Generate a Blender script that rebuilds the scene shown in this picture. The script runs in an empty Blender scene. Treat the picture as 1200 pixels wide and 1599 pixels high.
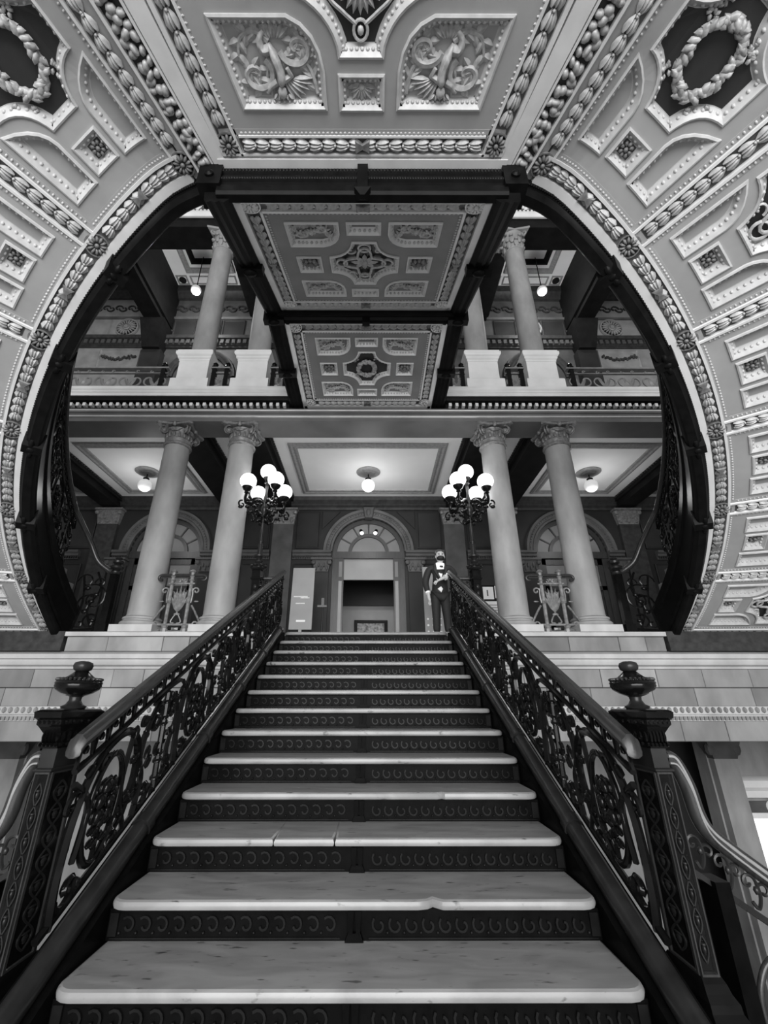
import bpy, bmesh, math, random
from mathutils import Vector, Matrix
from mathutils.geometry import delaunay_2d_cdt
random.seed(7)
PI = math.pi
scene = bpy.context.scene
COL = scene.collection

# ------------------------------------------------------------------ camera
cam_data = bpy.data.cameras.new('camera')
cam = bpy.data.objects.new('camera', cam_data)
COL.objects.link(cam)
cam.location = (0.084, 0.0, 1.57)
cam.rotation_euler = (PI/2 + 0.4124, 0, -0.0022)
cam_data.sensor_fit = 'VERTICAL'
cam_data.sensor_height = 36.0
cam_data.lens = 693.66/1599*36.0
cam_data.shift_x = 17.39/1599
cam_data.clip_start = 0.02
cam_data.clip_end = 200
scene.camera = cam
# ------------------------------------------------------------------ daylight (overcast, glazed hall) and exposure
world = bpy.data.worlds.new('world')
scene.world = world
world.use_nodes = True
wn = world.node_tree.nodes
wn['Background'].inputs[0].default_value = (1, 1, 1, 1)
wn['Background'].inputs[1].default_value = 0.22
# tall glazed bay of the stair hall, behind the visitor
def area_light(name, loc, target, size, size_y, power):
    d = bpy.data.lights.new(name, 'AREA')
    d.shape = 'RECTANGLE'; d.size = size; d.size_y = size_y; d.energy = power
    o = bpy.data.objects.new(name, d); COL.objects.link(o)
    o.location = loc
    o.rotation_euler = (Vector(target)-Vector(loc)).to_track_quat('-Z', 'Y').to_euler()
    return o
area_light('window_daylight', (0, -9.0, 4.5), (0, 4, 4.2), 12, 9, 3300)
vs = scene.view_settings
vs.view_transform = 'Standard'
vs.look = 'None'
vs.gamma = 1.0
vs.use_curve_mapping = False
vs.exposure = 0.0

# ------------------------------------------------------------------ materials (all grey: the photograph is black and white)
def mat(name, lo, hi=None, rough=0.6, scale=6.0, metal=0.0, bump=0.0, spec=0.5, per_object=0.0, detail=6.0, stretch=(1, 1, 1)):
    m = bpy.data.materials.new(name); m.use_nodes = True
    nt = m.node_tree; b = nt.nodes['Principled BSDF']
    b.inputs['Roughness'].default_value = rough
    b.inputs['Metallic'].default_value = metal
    b.inputs['Specular IOR Level'].default_value = spec
    if hi is None: hi = lo
    tc = nt.nodes.new('ShaderNodeTexCoord')
    mp = nt.nodes.new('ShaderNodeMapping'); mp.inputs['Scale'].default_value = stretch
    nz = nt.nodes.new('ShaderNodeTexNoise'); nz.inputs['Scale'].default_value = scale; nz.inputs['Detail'].default_value = detail
    nt.links.new(tc.outputs['Object'], mp.inputs['Vector']); nt.links.new(mp.outputs[0], nz.inputs['Vector'])
    rp = nt.nodes.new('ShaderNodeValToRGB')
    rp.color_ramp.elements[0].position = 0.3; rp.color_ramp.elements[1].position = 0.7
    rp.color_ramp.elements[0].color = (lo, lo, lo, 1); rp.color_ramp.elements[1].color = (hi, hi, hi, 1)
    nt.links.new(nz.outputs['Fac'], rp.inputs['Fac'])
    out = rp.outputs['Color']
    if per_object:
        oi = nt.nodes.new('ShaderNodeObjectInfo')
        mr = nt.nodes.new('ShaderNodeMapRange'); mr.inputs['To Min'].default_value = 1-per_object; mr.inputs['To Max'].default_value = 1+per_object*0.6
        nt.links.new(oi.outputs['Random'], mr.inputs['Value'])
        mx = nt.nodes.new('ShaderNodeVectorMath'); mx.operation = 'SCALE'
        nt.links.new(out, mx.inputs[0]); nt.links.new(mr.outputs[0], mx.inputs['Scale']); out = mx.outputs[0]
    nt.links.new(out, b.inputs['Base Color'])
    if bump:
        bp = nt.nodes.new('ShaderNodeBump'); bp.inputs['Strength'].default_value = bump; bp.inputs['Distance'].default_value = 0.02
        nt.links.new(nz.outputs['Fac'], bp.inputs['Height']); nt.links.new(bp.outputs[0], b.inputs['Normal'])
    return m
def glow(name, strength, base=0.9):
    m = bpy.data.materials.new(name); m.use_nodes = True
    b = m.node_tree.nodes['Principled BSDF']
    b.inputs['Base Color'].default_value = (base, base, base, 1)
    b.inputs['Roughness'].default_value = 0.3
    b.inputs['Emission Color'].default_value = (1, 1, 1, 1)
    b.inputs['Emission Strength'].default_value = strength
    return m
def marble_mat(name, base, vein):
    m = bpy.data.materials.new(name); m.use_nodes = True
    nt = m.node_tree; b = nt.nodes['Principled BSDF']
    tc = nt.nodes.new('ShaderNodeTexCoord')
    mp = nt.nodes.new('ShaderNodeMapping'); mp.inputs['Rotation'].default_value = (0, 0, 0.6); mp.inputs['Scale'].default_value = (1.3, 5.0, 2.0)
    n1 = nt.nodes.new('ShaderNodeTexNoise'); n1.inputs['Scale'].default_value = 2.2; n1.inputs['Detail'].default_value = 8; n1.inputs['Distortion'].default_value = 0.8
    n2 = nt.nodes.new('ShaderNodeTexNoise'); n2.inputs['Scale'].default_value = 9.0; n2.inputs['Detail'].default_value = 5
    nt.links.new(tc.outputs['Object'], mp.inputs['Vector'])
    nt.links.new(mp.outputs[0], n1.inputs['Vector']); nt.links.new(mp.outputs[0], n2.inputs['Vector'])
    r1 = nt.nodes.new('ShaderNodeValToRGB')
    e = r1.color_ramp.elements; e[0].position = 0.30; e[0].color = (base*0.72,)*3+(1,); e[1].position = 0.68; e[1].color = (base*1.12,)*3+(1,)
    nt.links.new(n1.outputs['Fac'], r1.inputs['Fac'])
    r2 = nt.nodes.new('ShaderNodeValToRGB')
    e = r2.color_ramp.elements; e[0].position = 0.635; e[0].color = (0, 0, 0, 1); e[1].position = 0.72; e[1].color = (1, 1, 1, 1)
    nt.links.new(n2.outputs['Fac'], r2.inputs['Fac'])
    mx = nt.nodes.new('ShaderNodeMix'); mx.data_type = 'RGBA'
    nt.links.new(r2.outputs['Color'], mx.inputs['Factor']); nt.links.new(r1.outputs['Color'], mx.inputs['A'])
    mx.inputs['B'].default_value = (vein, vein, vein, 1)
    nt.links.new(mx.outputs['Result'], b.inputs['Base Color'])
    b.inputs['Roughness'].default_value = 0.34
    return m
M = dict(
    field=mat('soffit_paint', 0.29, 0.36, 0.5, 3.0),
    bfield=mat('bridge_soffit_shaded', 0.15, 0.20, 0.5, 3.0),  # soffit paint darkened to carry the shade under the angled bridge
    bandg=mat('leaf_band_shade', 0.07, 0.12, 0.5, 12.0),  # shadow between the leaves put into the ground colour
    uwall=mat('lightened_wall_stone', 0.20, 0.30, 0.55, 3.0),  # paler copy of the wall stone; light on the outer bays painted in
    mould=mat('soffit_moulding', 0.42, 0.54, 0.42, 14.0),
    leaf=mat('gilded_leaf', 0.30, 0.52, 0.38, 25.0),
    fruit=mat('garland_fruit', 0.16, 0.5, 0.35, 22.0),
    fillet=mat('white_fillet', 0.60, 0.70, 0.4, 5.0),
    darkp=mat('dark_coffer', 0.012, 0.02, 0.5, 8.0),
    flower=mat('dark_rosette', 0.10, 0.22, 0.45, 30.0),
    iron=mat('cast_iron', 0.003, 0.006, 0.16, 12.0, spec=0.24),
    girder=mat('iron_girder', 0.004, 0.008, 0.35, 10.0, spec=0.07),
    bright=mat('pale_rail_and_glint', 0.16, 0.24, 0.25, 8.0),  # pale scroll iron; also the painted highlight lines on the side handrails
    rail=mat('polished_rail', 0.018, 0.034, 0.24, 8.0, spec=0.35, stretch=(8, 1, 1)),
    curb=mat('bronze_curb', 0.010, 0.02, 0.30, 9.0, spec=0.25),
    relief=mat('iron_relief', 0.005, 0.009, 0.22, 12.0, spec=0.09),
    riser=mat('iron_riser', 0.002, 0.004, 0.30, 12.0, spec=0.03),
    marble=marble_mat('tread_marble', 0.235, 0.05),
    stone=mat('column_stone', 0.20, 0.33, 0.6, 3.5, bump=0.08, stretch=(1, 1, 0.45)),
    block=mat('podium_stone', 0.15, 0.30, 0.6, 2.4, bump=0.06, per_object=0.42, stretch=(1, 1, 0.5)),
    lime=mat('limestone', 0.36, 0.52, 0.5, 3.0, stretch=(1, 1, 0.5)),
    gfloor=mat('gallery_floor', 0.62, 0.72, 0.3, 1.5),
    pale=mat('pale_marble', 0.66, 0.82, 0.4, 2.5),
    capital=mat('bronze_capital', 0.10, 0.24, 0.36, 22.0),
    dstone=mat('dark_stone', 0.018, 0.032, 0.55, 2.0, spec=0.25, per_object=0.15),
    dtrim=mat('dark_trim', 0.024, 0.05, 0.5, 10.0, spec=0.25),
    mstone=mat('mid_stone', 0.055, 0.10, 0.55, 3.0, spec=0.3),
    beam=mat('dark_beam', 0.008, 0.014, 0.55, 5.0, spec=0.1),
    ceil=mat('ceiling_plaster', 0.80, 0.86, 0.6, 2.0),
    cmould=mat('ceiling_moulding', 0.22, 0.34, 0.5, 18.0),
    ent=mat('entablature_grey', 0.10, 0.15, 0.5, 2.0),
    floorm=mat('floor_marble', 0.42, 0.55, 0.35, 1.5),
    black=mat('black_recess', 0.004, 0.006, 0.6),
    wood=mat('dark_wood', 0.022, 0.04, 0.4, 6.0, stretch=(6, 6, 1)),
    glass=mat('grey_pane', 0.14, 0.22, 0.45, 1.5, spec=0.3),
    panel=mat('grey_panel', 0.24, 0.30, 0.5, 2.0),
    print_=mat('printed_white', 0.75, 0.80, 0.5, 4.0),
    ink=mat('printed_dark', 0.03, 0.04, 0.5),
    painting=mat('painting_canvas', 0.05, 0.45, 0.5, 14.0),
    suit=mat('suit_cloth', 0.010, 0.016, 0.75, 40.0),
    skin=mat('skin', 0.42, 0.48, 0.5, 10.0),
    shirt=mat('shirt_cloth', 0.78, 0.84, 0.6, 10.0),
    hair=mat('hair_dark', 0.03, 0.08, 0.5, 30.0, stretch=(1, 1, 6)),
    mask=mat('mask_black', 0.006, 0.009, 0.7),
    globe=glow('lit_globe', 1.35),
    globe2=glow('milk_globe', 0.28),
    window=glow('daylit_window', 0.9),
)

# ------------------------------------------------------------------ mesh helpers
def V3(p): return Vector(p)
class MB:
    def __init__(s, T=None): s.v = []; s.f = []; s.T = T
    def add(s, vs, fs):
        o = len(s.v)
        if s.T: vs = [s.T(*p) for p in vs]
        s.v.extend([tuple(p) for p in vs]); s.f.extend([tuple(i+o for i in f) for f in fs])
        return s
    def box(s, x0, x1, y0, y1, z0, z1):
        return s.add([(x0,y0,z0),(x1,y0,z0),(x1,y1,z0),(x0,y1,z0),(x0,y0,z1),(x1,y0,z1),(x1,y1,z1),(x0,y1,z1)],
                     [(0,3,2,1),(4,5,6,7),(0,1,5,4),(1,2,6,5),(2,3,7,6),(3,0,4,7)])
    def frustum(s, cx, cy, z0, a0, b0, z1, a1, b1):
        return s.add([(cx-a0,cy-b0,z0),(cx+a0,cy-b0,z0),(cx+a0,cy+b0,z0),(cx-a0,cy+b0,z0),(cx-a1,cy-b1,z1),(cx+a1,cy-b1,z1),(cx+a1,cy+b1,z1),(cx-a1,cy+b1,z1)],
                     [(0,3,2,1),(4,5,6,7),(0,1,5,4),(1,2,6,5),(2,3,7,6),(3,0,4,7)])
    def sq_lathe(s, cx, cy, prof):            # square section stack: (half width, z)
        for (a, z0), (b, z1) in zip(prof, prof[1:]):
            if abs(z1-z0) < 1e-6: z1 = z0+1e-4
            s.frustum(cx, cy, z0, a, a, z1, b, b)
        return s
    def tube(s, pts, r, n=5, closed=False, flat=1.0, caps=True):
        pts = [Vector(p) for p in pts]; N = len(pts)
        rs = r if isinstance(r, (list, tuple)) else [r]*N
        vs = []; fs = []; up = None
        for i in range(N):
            a = pts[i-1] if (i > 0 or closed) else pts[i]
            b = pts[(i+1) % N] if (i < N-1 or closed) else pts[i]
            t = (b-a); t = t.normalized() if t.length > 1e-9 else Vector((0,0,1))
            if up is None:
                up = Vector((1,0,0)) if abs(t.x) < 0.7 else Vector((0,1,0))
            up = up - t*up.dot(t)
            if up.length < 1e-6: up = t.orthogonal()
            up.normalize(); w = t.cross(up)
            for k in range(n):
                c = 2*PI*(k+0.5)/n
                vs.append(pts[i]+up*(math.cos(c)*rs[i]*flat)+w*(math.sin(c)*rs[i]))
        for i in range(N if closed else N-1):
            j = (i+1) % N
            for k in range(n):
                l = (k+1) % n
                fs.append((i*n+k, i*n+l, j*n+l, j*n+k))
        if caps and not closed:
            fs.append(tuple(range(n))[::-1]); fs.append(tuple((N-1)*n+k for k in range(n)))
        return s.add(vs, fs)
    def lathe(s, prof, n=20, c=(0,0,0), gad=0.0, ng=0):
        vs = []; fs = []; m = len(prof)
        for (r, z) in prof:
            for k in range(n):
                a = 2*PI*k/n
                rr = r*(1+(gad*math.cos(a*ng) if ng else 0))
                vs.append((c[0]+rr*math.cos(a), c[1]+rr*math.sin(a), c[2]+z))
        for i in range(m-1):
            for k in range(n):
                l = (k+1) % n
                fs.append((i*n+k, i*n+l, (i+1)*n+l, (i+1)*n+k))
        fs.append(tuple(range(n))[::-1]); fs.append(tuple((m-1)*n+k for k in range(n)))
        return s.add(vs, fs)
    def ell(s, c, r, n=8, m=5, rot=None):
        if not isinstance(r, (list, tuple)): r = (r, r, r)
        vs = [Vector((0,0,-r[2]))]; fs = []
        for i in range(1, m):
            ph = -PI/2+PI*i/m
            for k in range(n):
                a = 2*PI*k/n
                vs.append(Vector((r[0]*math.cos(ph)*math.cos(a), r[1]*math.cos(ph)*math.sin(a), r[2]*math.sin(ph))))
        vs.append(Vector((0,0,r[2])))
        for k in range(n): fs.append((0, 1+(k+1) % n, 1+k))
        for i in range(m-2):
            for k in range(n):
                l = (k+1) % n
                fs.append((1+i*n+k, 1+i*n+l, 1+(i+1)*n+l, 1+(i+1)*n+k))
        t = len(vs)-1
        for k in range(n): fs.append((1+(m-2)*n+k, 1+(m-2)*n+(k+1) % n, t))
        if rot is not None: vs = [rot @ v for v in vs]
        c = Vector(c)
        return s.add([v+c for v in vs], fs)
    def leaf(s, p, ang, L, w, h, axes=None):   # pointed leaf lying in the local xy plane, rising h along z
        ca, sa = math.cos(ang), math.sin(ang)
        rows = [(0, .25, .5), (.3, 1, 1), (.65, .8, .9), (1, 0.04, .2)]
        vs = []; fs = []
        for (t, ww, hh) in rows:
            for q in (-1, 0, 1):
                x = t*L; y = q*ww*w/2
                vs.append((p[0]+x*ca-y*sa, p[1]+x*sa+y*ca, p[2]+h*hh*(1 if q == 0 else .15)))
        for i in range(3):
            for q in range(2):
                fs.append((i*3+q, i*3+q+1, i*3+q+4, i*3+q+3))
        return s.add(vs, fs)
    def sweepx(s, prof, x0, x1):               # closed (y,z) profile pushed along X
        n = len(prof)
        vs = [(x0, y, z) for y, z in prof]+[(x1, y, z) for y, z in prof]
        fs = [(k, (k+1) % n, n+(k+1) % n, n+k) for k in range(n)]
        fs += [tuple(range(n))[::-1], tuple(n+k for k in range(n))]
        return s.add(vs, fs)
    def layers(s, poly, lv):                   # stacked insets of one outline: lv = [(inset, z)...]
        n = len(poly); vs = []; fs = []
        for d, z in lv:
            pp = inset(poly, d) if abs(d) > 1e-9 else poly
            vs += [(x, y, z) for x, y in pp]
        for i in range(len(lv)-1):
            for k in range(n):
                l = (k+1) % n
                fs.append((i*n+k, i*n+l, (i+1)*n+l, (i+1)*n+k))
        s.add(vs, fs)
        return s
    def cap(s, poly, z, holes=()):
        vs = []; es = []
        for lp in [poly]+list(holes):
            o = len(vs); n = len(lp)
            vs += [Vector(p) for p in lp]; es += [(o+k, o+(k+1) % n) for k in range(n)]
        r = delaunay_2d_cdt(vs, es, [], 1, 1e-6)
        fs = [tuple(f) for f in r[2]]
        if holes:
            fs = [f for f in fs if not any(inside(h, sum(r[0][i].x for i in f)/3, sum(r[0][i].y for i in f)/3) for h in holes)]
        return s.add([(p.x, p.y, z) for p in r[0]], fs)
    def slab(s, poly, z0, z1, bev=0.0):
        lv = [(bev, z0), (0, z0+bev), (0, z1-bev), (bev, z1)] if bev else [(0, z0), (0, z1)]
        s.layers(poly, lv)
        s.cap(inset(poly, bev) if bev else poly, z0); s.cap(inset(poly, bev) if bev else poly, z1)
        return s
    def strip(s, x0, x1, y0, y1, h0, h1, nx=1, ny=1):   # box face-down strip subdivided for curved maps
        xs = [x0+(x1-x0)*i/nx for i in range(nx+1)]; ys = [y0+(y1-y0)*i/ny for i in range(ny+1)]
        vs = []; fs = []
        W_ = nx+1
        for h in (h0, h1):
            for y in ys:
                for x in xs: vs.append((x, y, h))
        o = W_*(ny+1)
        for j in range(ny):
            for i in range(nx):
                a = j*W_+i
                fs.append((o+a, o+a+1, o+a+W_+1, o+a+W_))
        for i in range(nx):
            fs.append((i, i+1, o+i+1, o+i)); b = ny*W_+i; fs.append((b, b+1, o+b+1, o+b))
        for j in range(ny):
            a = j*W_; fs.append((a, a+W_, o+a+W_, o+a)); b = j*W_+nx; fs.append((b, b+W_, o+b+W_, o+b))
        return s.add(vs, fs)
    def build(s, name, m, parent=None, smooth=35, label=None):
        me = mesh_of(s, name, m, smooth, -world_loc(parent) if parent is not None else None)
        o = bpy.data.objects.new(name, me); COL.objects.link(o)
        if parent is not None: o.parent = parent
        if label: o['label'] = label
        return o
WL = {}
def world_loc(o):
    l = Vector((0,0,0))
    while o is not None: l = l + o.location; o = o.parent
    return l
def mesh_of(mb, name, m, smooth=35, shift=None):
    me = bpy.data.meshes.new(name)
    vs_ = mb.v if shift is None else [(p[0]+shift[0], p[1]+shift[1], p[2]+shift[2]) for p in mb.v]
    me.from_pydata(vs_, [], mb.f)
    bm = bmesh.new(); bm.from_mesh(me)
    bmesh.ops.recalc_face_normals(bm, faces=bm.faces)
    bm.to_mesh(me); bm.free()
    me.materials.append(M[m] if isinstance(m, str) else m)
    if smooth:
        me.polygons.foreach_set('use_smooth', [True]*len(me.polygons))
        me.set_sharp_from_angle(angle=math.radians(smooth))
    me.update()
    return me
def inset(poly, d):
    n = len(poly); A = sum(poly[i][0]*poly[(i+1) % n][1]-poly[(i+1) % n][0]*poly[i][1] for i in range(n))
    sg = 1 if A > 0 else -1
    out = []
    for i in range(n):
        p0, p1, p2 = Vector(poly[i-1]), Vector(poly[i]), Vector(poly[(i+1) % n])
        a = p1-p0; b = p2-p1
        if a.length < 1e-9: a = b
        if b.length < 1e-9: b = a
        a.normalize(); b.normalize()
        na = Vector((-a.y, a.x))*sg; nb = Vector((-b.y, b.x))*sg
        m = na+nb
        if m.length < 1e-6: m = na
        m.normalize(); c = max(0.45, m.dot(na))
        out.append((p1.x+m.x*d/c, p1.y+m.y*d/c))
    return out
def inside(poly, x, y):
    c = False; n = len(poly)
    for i in range(n):
        (x0, y0), (x1, y1) = poly[i-1], poly[i]
        if (y0 > y) != (y1 > y) and x < (x1-x0)*(y-y0)/(y1-y0)+x0: c = not c
    return c
def resample(poly, step):
    out = []
    n = len(poly)
    for i in range(n):
        a = poly[i]; b = poly[(i+1) % n]; L = math.hypot(b[0]-a[0], b[1]-a[1]); k = max(1, int(math.ceil(L/step)))
        for j in range(k): out.append((a[0]+(b[0]-a[0])*j/k, a[1]+(b[1]-a[1])*j/k))
    return out
def rect(x0, x1, y0, y1): return [(x0,y0),(x1,y0),(x1,y1),(x0,y1)]
def arc(cx, cy, r, a0, a1, n): return [(cx+r*math.cos(a0+(a1-a0)*i/n), cy+r*math.sin(a0+(a1-a0)*i/n)) for i in range(n+1)]
def mirror_x(p): return [(-x, y) for x, y in p][::-1]
def mirror_y(p, c): return [(x, 2*c-y) for x, y in p][::-1]
def spiral(cx, cy, r0, r1, a0, a1, n=14, z=0.0): # in the xy plane
    return [(cx+(r0+(r1-r0)*i/n)*math.cos(a0+(a1-a0)*i/n), cy+(r0+(r1-r0)*i/n)*math.sin(a0+(a1-a0)*i/n), z) for i in range(n+1)]
def curve(pts, n=6, closed=False):              # catmull-rom through points
    P_ = [Vector(p) for p in pts]; out = []; N = len(P_)
    for i in range(N if closed else N-1):
        if closed: a, b, c, d = P_[i-1], P_[i], P_[(i+1) % N], P_[(i+2) % N]
        else: a, b, c, d = P_[max(i-1,0)], P_[i], P_[i+1], P_[min(i+2,N-1)]
        for k in range(n):
            t = k/n
            out.append(0.5*((2*b)+(c-a)*t+(2*a-5*b+4*c-d)*t*t+(3*b-a-3*c+d)*t**3))
    if not closed: out.append(P_[-1])
    return out
# ------------------------------------------------------------------ object helpers
def tag(o, label=None, cat=None, group=None, kind=None):
    if label: o['label'] = label
    if cat: o['category'] = cat
    if group: o['group'] = group
    if kind: o['kind'] = kind
    return o
def empty(name, loc, label, cat, group=None, rz=0.0):
    o = bpy.data.objects.new(name, None); COL.objects.link(o)
    o.location = loc; o.rotation_euler = (0, 0, rz); o.empty_display_size = 0.1
    return tag(o, label, cat, group)
def copy_tree(o, parent=None):
    c = o.copy(); COL.objects.link(c); c.parent = parent
    for ch in list(o.children): copy_tree(ch, c)
    return c
def inst(name, me, mtx, parent):
    o = bpy.data.objects.new(name, me); COL.objects.link(o)
    if parent is not None:
        o.parent = parent
        mtx = Matrix.Translation(-world_loc(parent)) @ mtx
    o.matrix_basis = mtx
    return o
def structure(name, mb, m, label=None, smooth=35):
    o = mb.build(name, m, None, smooth); o['kind'] = 'structure'
    if label: o['label'] = label
    return o
def frame_mtx(T, x, y, h=0.0, ang=0.0, scale=(1,1,1), e=1e-3):
    o = Vector(T(x, y, h)); ux = Vector(T(x+e, y, h))-o; uy = Vector(T(x, y+e, h))-o
    ux.normalize(); uy = (uy-ux*uy.dot(ux)).normalized(); uz = ux.cross(uy)
    if (Vector(T(x, y, h+e))-o).dot(uz) < 0: uz = -uz
    R = Matrix((ux, uy, uz)).transposed()
    R = R @ Matrix.Rotation(ang, 3, 'Z') @ Matrix.Diagonal(Vector(scale))
    return Matrix.Translation(o) @ R.to_4x4()
# ================================================================== THE SETTING
F2 = 2.55          # gallery floor
YW = 6.8           # column line
YB = 10.32         # gallery back wall
ZCEIL = 6.42
structure('floor_landing', MB().box(-3.2, 3.2, -4.0, 1.72, -0.25, 0.0), 'floorm')
structure('floor_lower_hall', MB().box(-14, 14, -8.0, 12.0, -3.4, -3.2), 'floorm')
structure('floor_gallery', MB().box(-11, 11, 7.25, 13.6, 2.25, F2).box(-1.5, 1.5, 6.80, 7.25, 2.25, F2), 'gfloor')

# ---- podium below the columns: stone courses either side of the stair
for s, side in ((-1, 'left'), (1, 'right')):
    def X(a, b): return (a, b) if s > 0 else (-b, -a)
    core = structure('wall_podium_'+side, MB().box(*X(1.50, 11), 6.64, 7.24, 1.14, 2.49), 'mstone')
    MB().box(*X(1.5, 4.30), 6.52, 7.24, 2.49, F2).build('coping', 'lime', core)
    prof = [(6.62,2.05),(6.58,2.05),(6.57,2.08),(6.52,2.10),(6.50,2.14),(6.50,2.17),(6.47,2.18),(6.47,2.24),(6.50,2.25),(6.56,2.28),(6.62,2.28)]
    MB().sweepx(prof, *X(1.5, 11)).build('string_course', 'lime', core)
    rows = [(2.285, 2.485, 6.555, 0.62, 4.28), (1.81, 2.045, 6.585, 0.55, 10.9), (1.57, 1.80, 6.585, 0.7, 10.9), (1.145, 1.39, 6.575, 0.95, 10.9)]
    rnd = random.Random(5 if s > 0 else 9)
    for z0, z1, yf, wl, xe in rows:
        x = 1.5
        while x < xe-0.05:
            w = wl*rnd.uniform(0.6, 1.35); x1 = min(xe, x+w)
            if xe-x1 < 0.25: x1 = xe
            if x1 > 7.5 and x < 7.5: pass
            dy = rnd.uniform(-0.004, 0.004)
            a, b = X(x+0.003, x1-0.003)
            mb = MB(lambda u, v, h, yf=yf, dy=dy: (u, yf+dy-h, v))
            mb.layers(rect(a, b, z0, z1), [(0, -0.06), (0, -0.006), (0.006, 0)]); mb.cap(inset(rect(a, b, z0, z1), 0.006), 0)
            mb.build('stone_block', 'block', core, 0)
            x = x1
    bd = MB(); bd.sweepx([(6.64,1.39),(6.57,1.39),(6.57,1.45),(6.60,1.455),(6.60,1.47),(6.57,1.475),(6.57,1.57),(6.64,1.57)], *X(1.5, 10.9))
    bd.build('bead_course', 'lime', core)
    eg = MB(); x = 1.56
    while x < 8.5:
        eg.ell((s*x, 6.565, 1.525), (0.032, 0.03, 0.038), 6, 4); x += 0.085
    x = 1.54
    while x < 8.5:
        eg.box(s*x-0.018, s*x+0.018, 6.545, 6.575, 1.40, 1.445); x += 0.056
    eg.build('bead_row', 'block', core)['kind'] = 'stuff'
    # dark stone end block that carries the foot of the curved stair
    structure('trim_'+('1' if s < 0 else '2'), MB().box(*X(4.30, 11), 6.50, 7.24, 2.285, 2.40).box(*X(4.32, 11), 6.54, 7.24, 2.40, 2.56), 'dtrim')
structure('ceiling_lower_hall', MB().box(-11, 11, 7.24, 9.6, 1.10, 1.145), 'mstone')

# ---- lower hall wall seen below the podium and through the railings
for s, side in ((-1, 'left'), (1, 'right')):
    def X(a, b): return (a, b) if s > 0 else (-b, -a)
    lw = structure('wall_lower_'+side, MB().box(*X(0, 5.15), 9.1, 9.4, -3.2, 1.14).box(*X(6.12, 12), 9.1, 9.4, -3.2, 1.14), 'stone')
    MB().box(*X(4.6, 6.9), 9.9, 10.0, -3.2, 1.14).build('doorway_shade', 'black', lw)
    MB().box(*X(6.15, 6.55), 8.95, 9.1, -3.2, 0.72).build('pilaster', 'stone', lw)
    cap = MB(); cap.frustum(s*6.35, 9.02, 0.72, .21, .09, 1.0, .3, .14); cap.ell((s*6.12, 8.95, 0.88), (.09,.07,.12)); cap.ell((s*6.58, 8.95, 0.88), (.09,.07,.12))
    cap.build('pilaster_capital', 'mstone', lw)
    MB().sweepx([(9.1,.10),(9.02,.12),(9.02,.22),(8.96,.28),(8.96,.38),(9.0,.42),(9.1,.44)], *X(6.56, 12)).build('cornice', 'pale', lw)
    pn = MB(); pn.box(*X(6.62, 6.95), 9.05, 9.1, -.14, .06); pn.box(*X(7.1, 8.6), 9.05, 9.1, -.14, .06); pn.build('wall_panel', 'mstone', lw)
    rs = MB(); rs.lathe([(0.001,0),(.05,.0),(.06,.02),(.09,.02),(.1,0)], 14); o = rs.build('roundel', 'pale', lw); o.matrix_basis = Matrix.Translation((s*7.0, 9.05, -.02)) @ Matrix.Rotation(PI/2, 4, 'X')
    MB().box(*X(6.35, 7.25), 9.06, 9.12, -1.1, -.18).build('lit_window', 'window', lw)
    MB().sweepx([(9.06,-.18),(9.0,-.18),(9.0,-.10),(9.06,-.10)], *X(6.28, 7.35)).build('window_head', 'pale', lw)
    for xx in (5.75,):
        structure('wall_lower_side_'+side, MB().box(*X(1.2, 1.35), 2.6, 9.1, -3.2, 0.35), 'dstone')

# ---- lower entablature above the columns
en = structure('trim_3', MB().sweepx([(6.52,6.16),(7.04,6.16),(7.04,6.42),(6.50,6.42),(6.50,6.345),(6.46,6.34),(6.46,6.31),(6.49,6.30),(6.49,6.245),(6.52,6.24)], -11, 11), 'ent')
MB().sweepx([(6.50,6.335),(6.44,6.335),(6.44,6.352),(6.50,6.352)], -11, 11).build('light_fillet', 'pale', en)
MB().sweepx([(6.52,6.238),(6.478,6.238),(6.478,6.25),(6.52,6.25)], -11, 11).build('light_fillet', 'pale', en)
dent_me = mesh_of(MB().box(-.026, .026, -.04, .04, -.032, .032), 'dentil', 'pale', 0)
for s in (-1, 1):
    def X(a, b): return (a, b) if s > 0 else (-b, -a)
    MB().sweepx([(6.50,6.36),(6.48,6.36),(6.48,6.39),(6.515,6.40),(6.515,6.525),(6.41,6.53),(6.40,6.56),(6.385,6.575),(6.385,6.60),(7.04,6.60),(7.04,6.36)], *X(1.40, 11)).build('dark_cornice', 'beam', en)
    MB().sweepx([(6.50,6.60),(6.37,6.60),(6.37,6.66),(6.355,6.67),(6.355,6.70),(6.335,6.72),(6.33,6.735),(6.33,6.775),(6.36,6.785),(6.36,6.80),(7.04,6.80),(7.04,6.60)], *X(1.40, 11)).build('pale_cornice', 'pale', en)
    x = 1.47
    while x < 6.2:
        inst('dentil', dent_me, Matrix.Translation((s*x, 6.475, 6.465)), en); x += 0.118
structure('floor_upper', MB().box(-11, 11, 6.9, 13, 6.6, 6.80), 'floorm')

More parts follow.
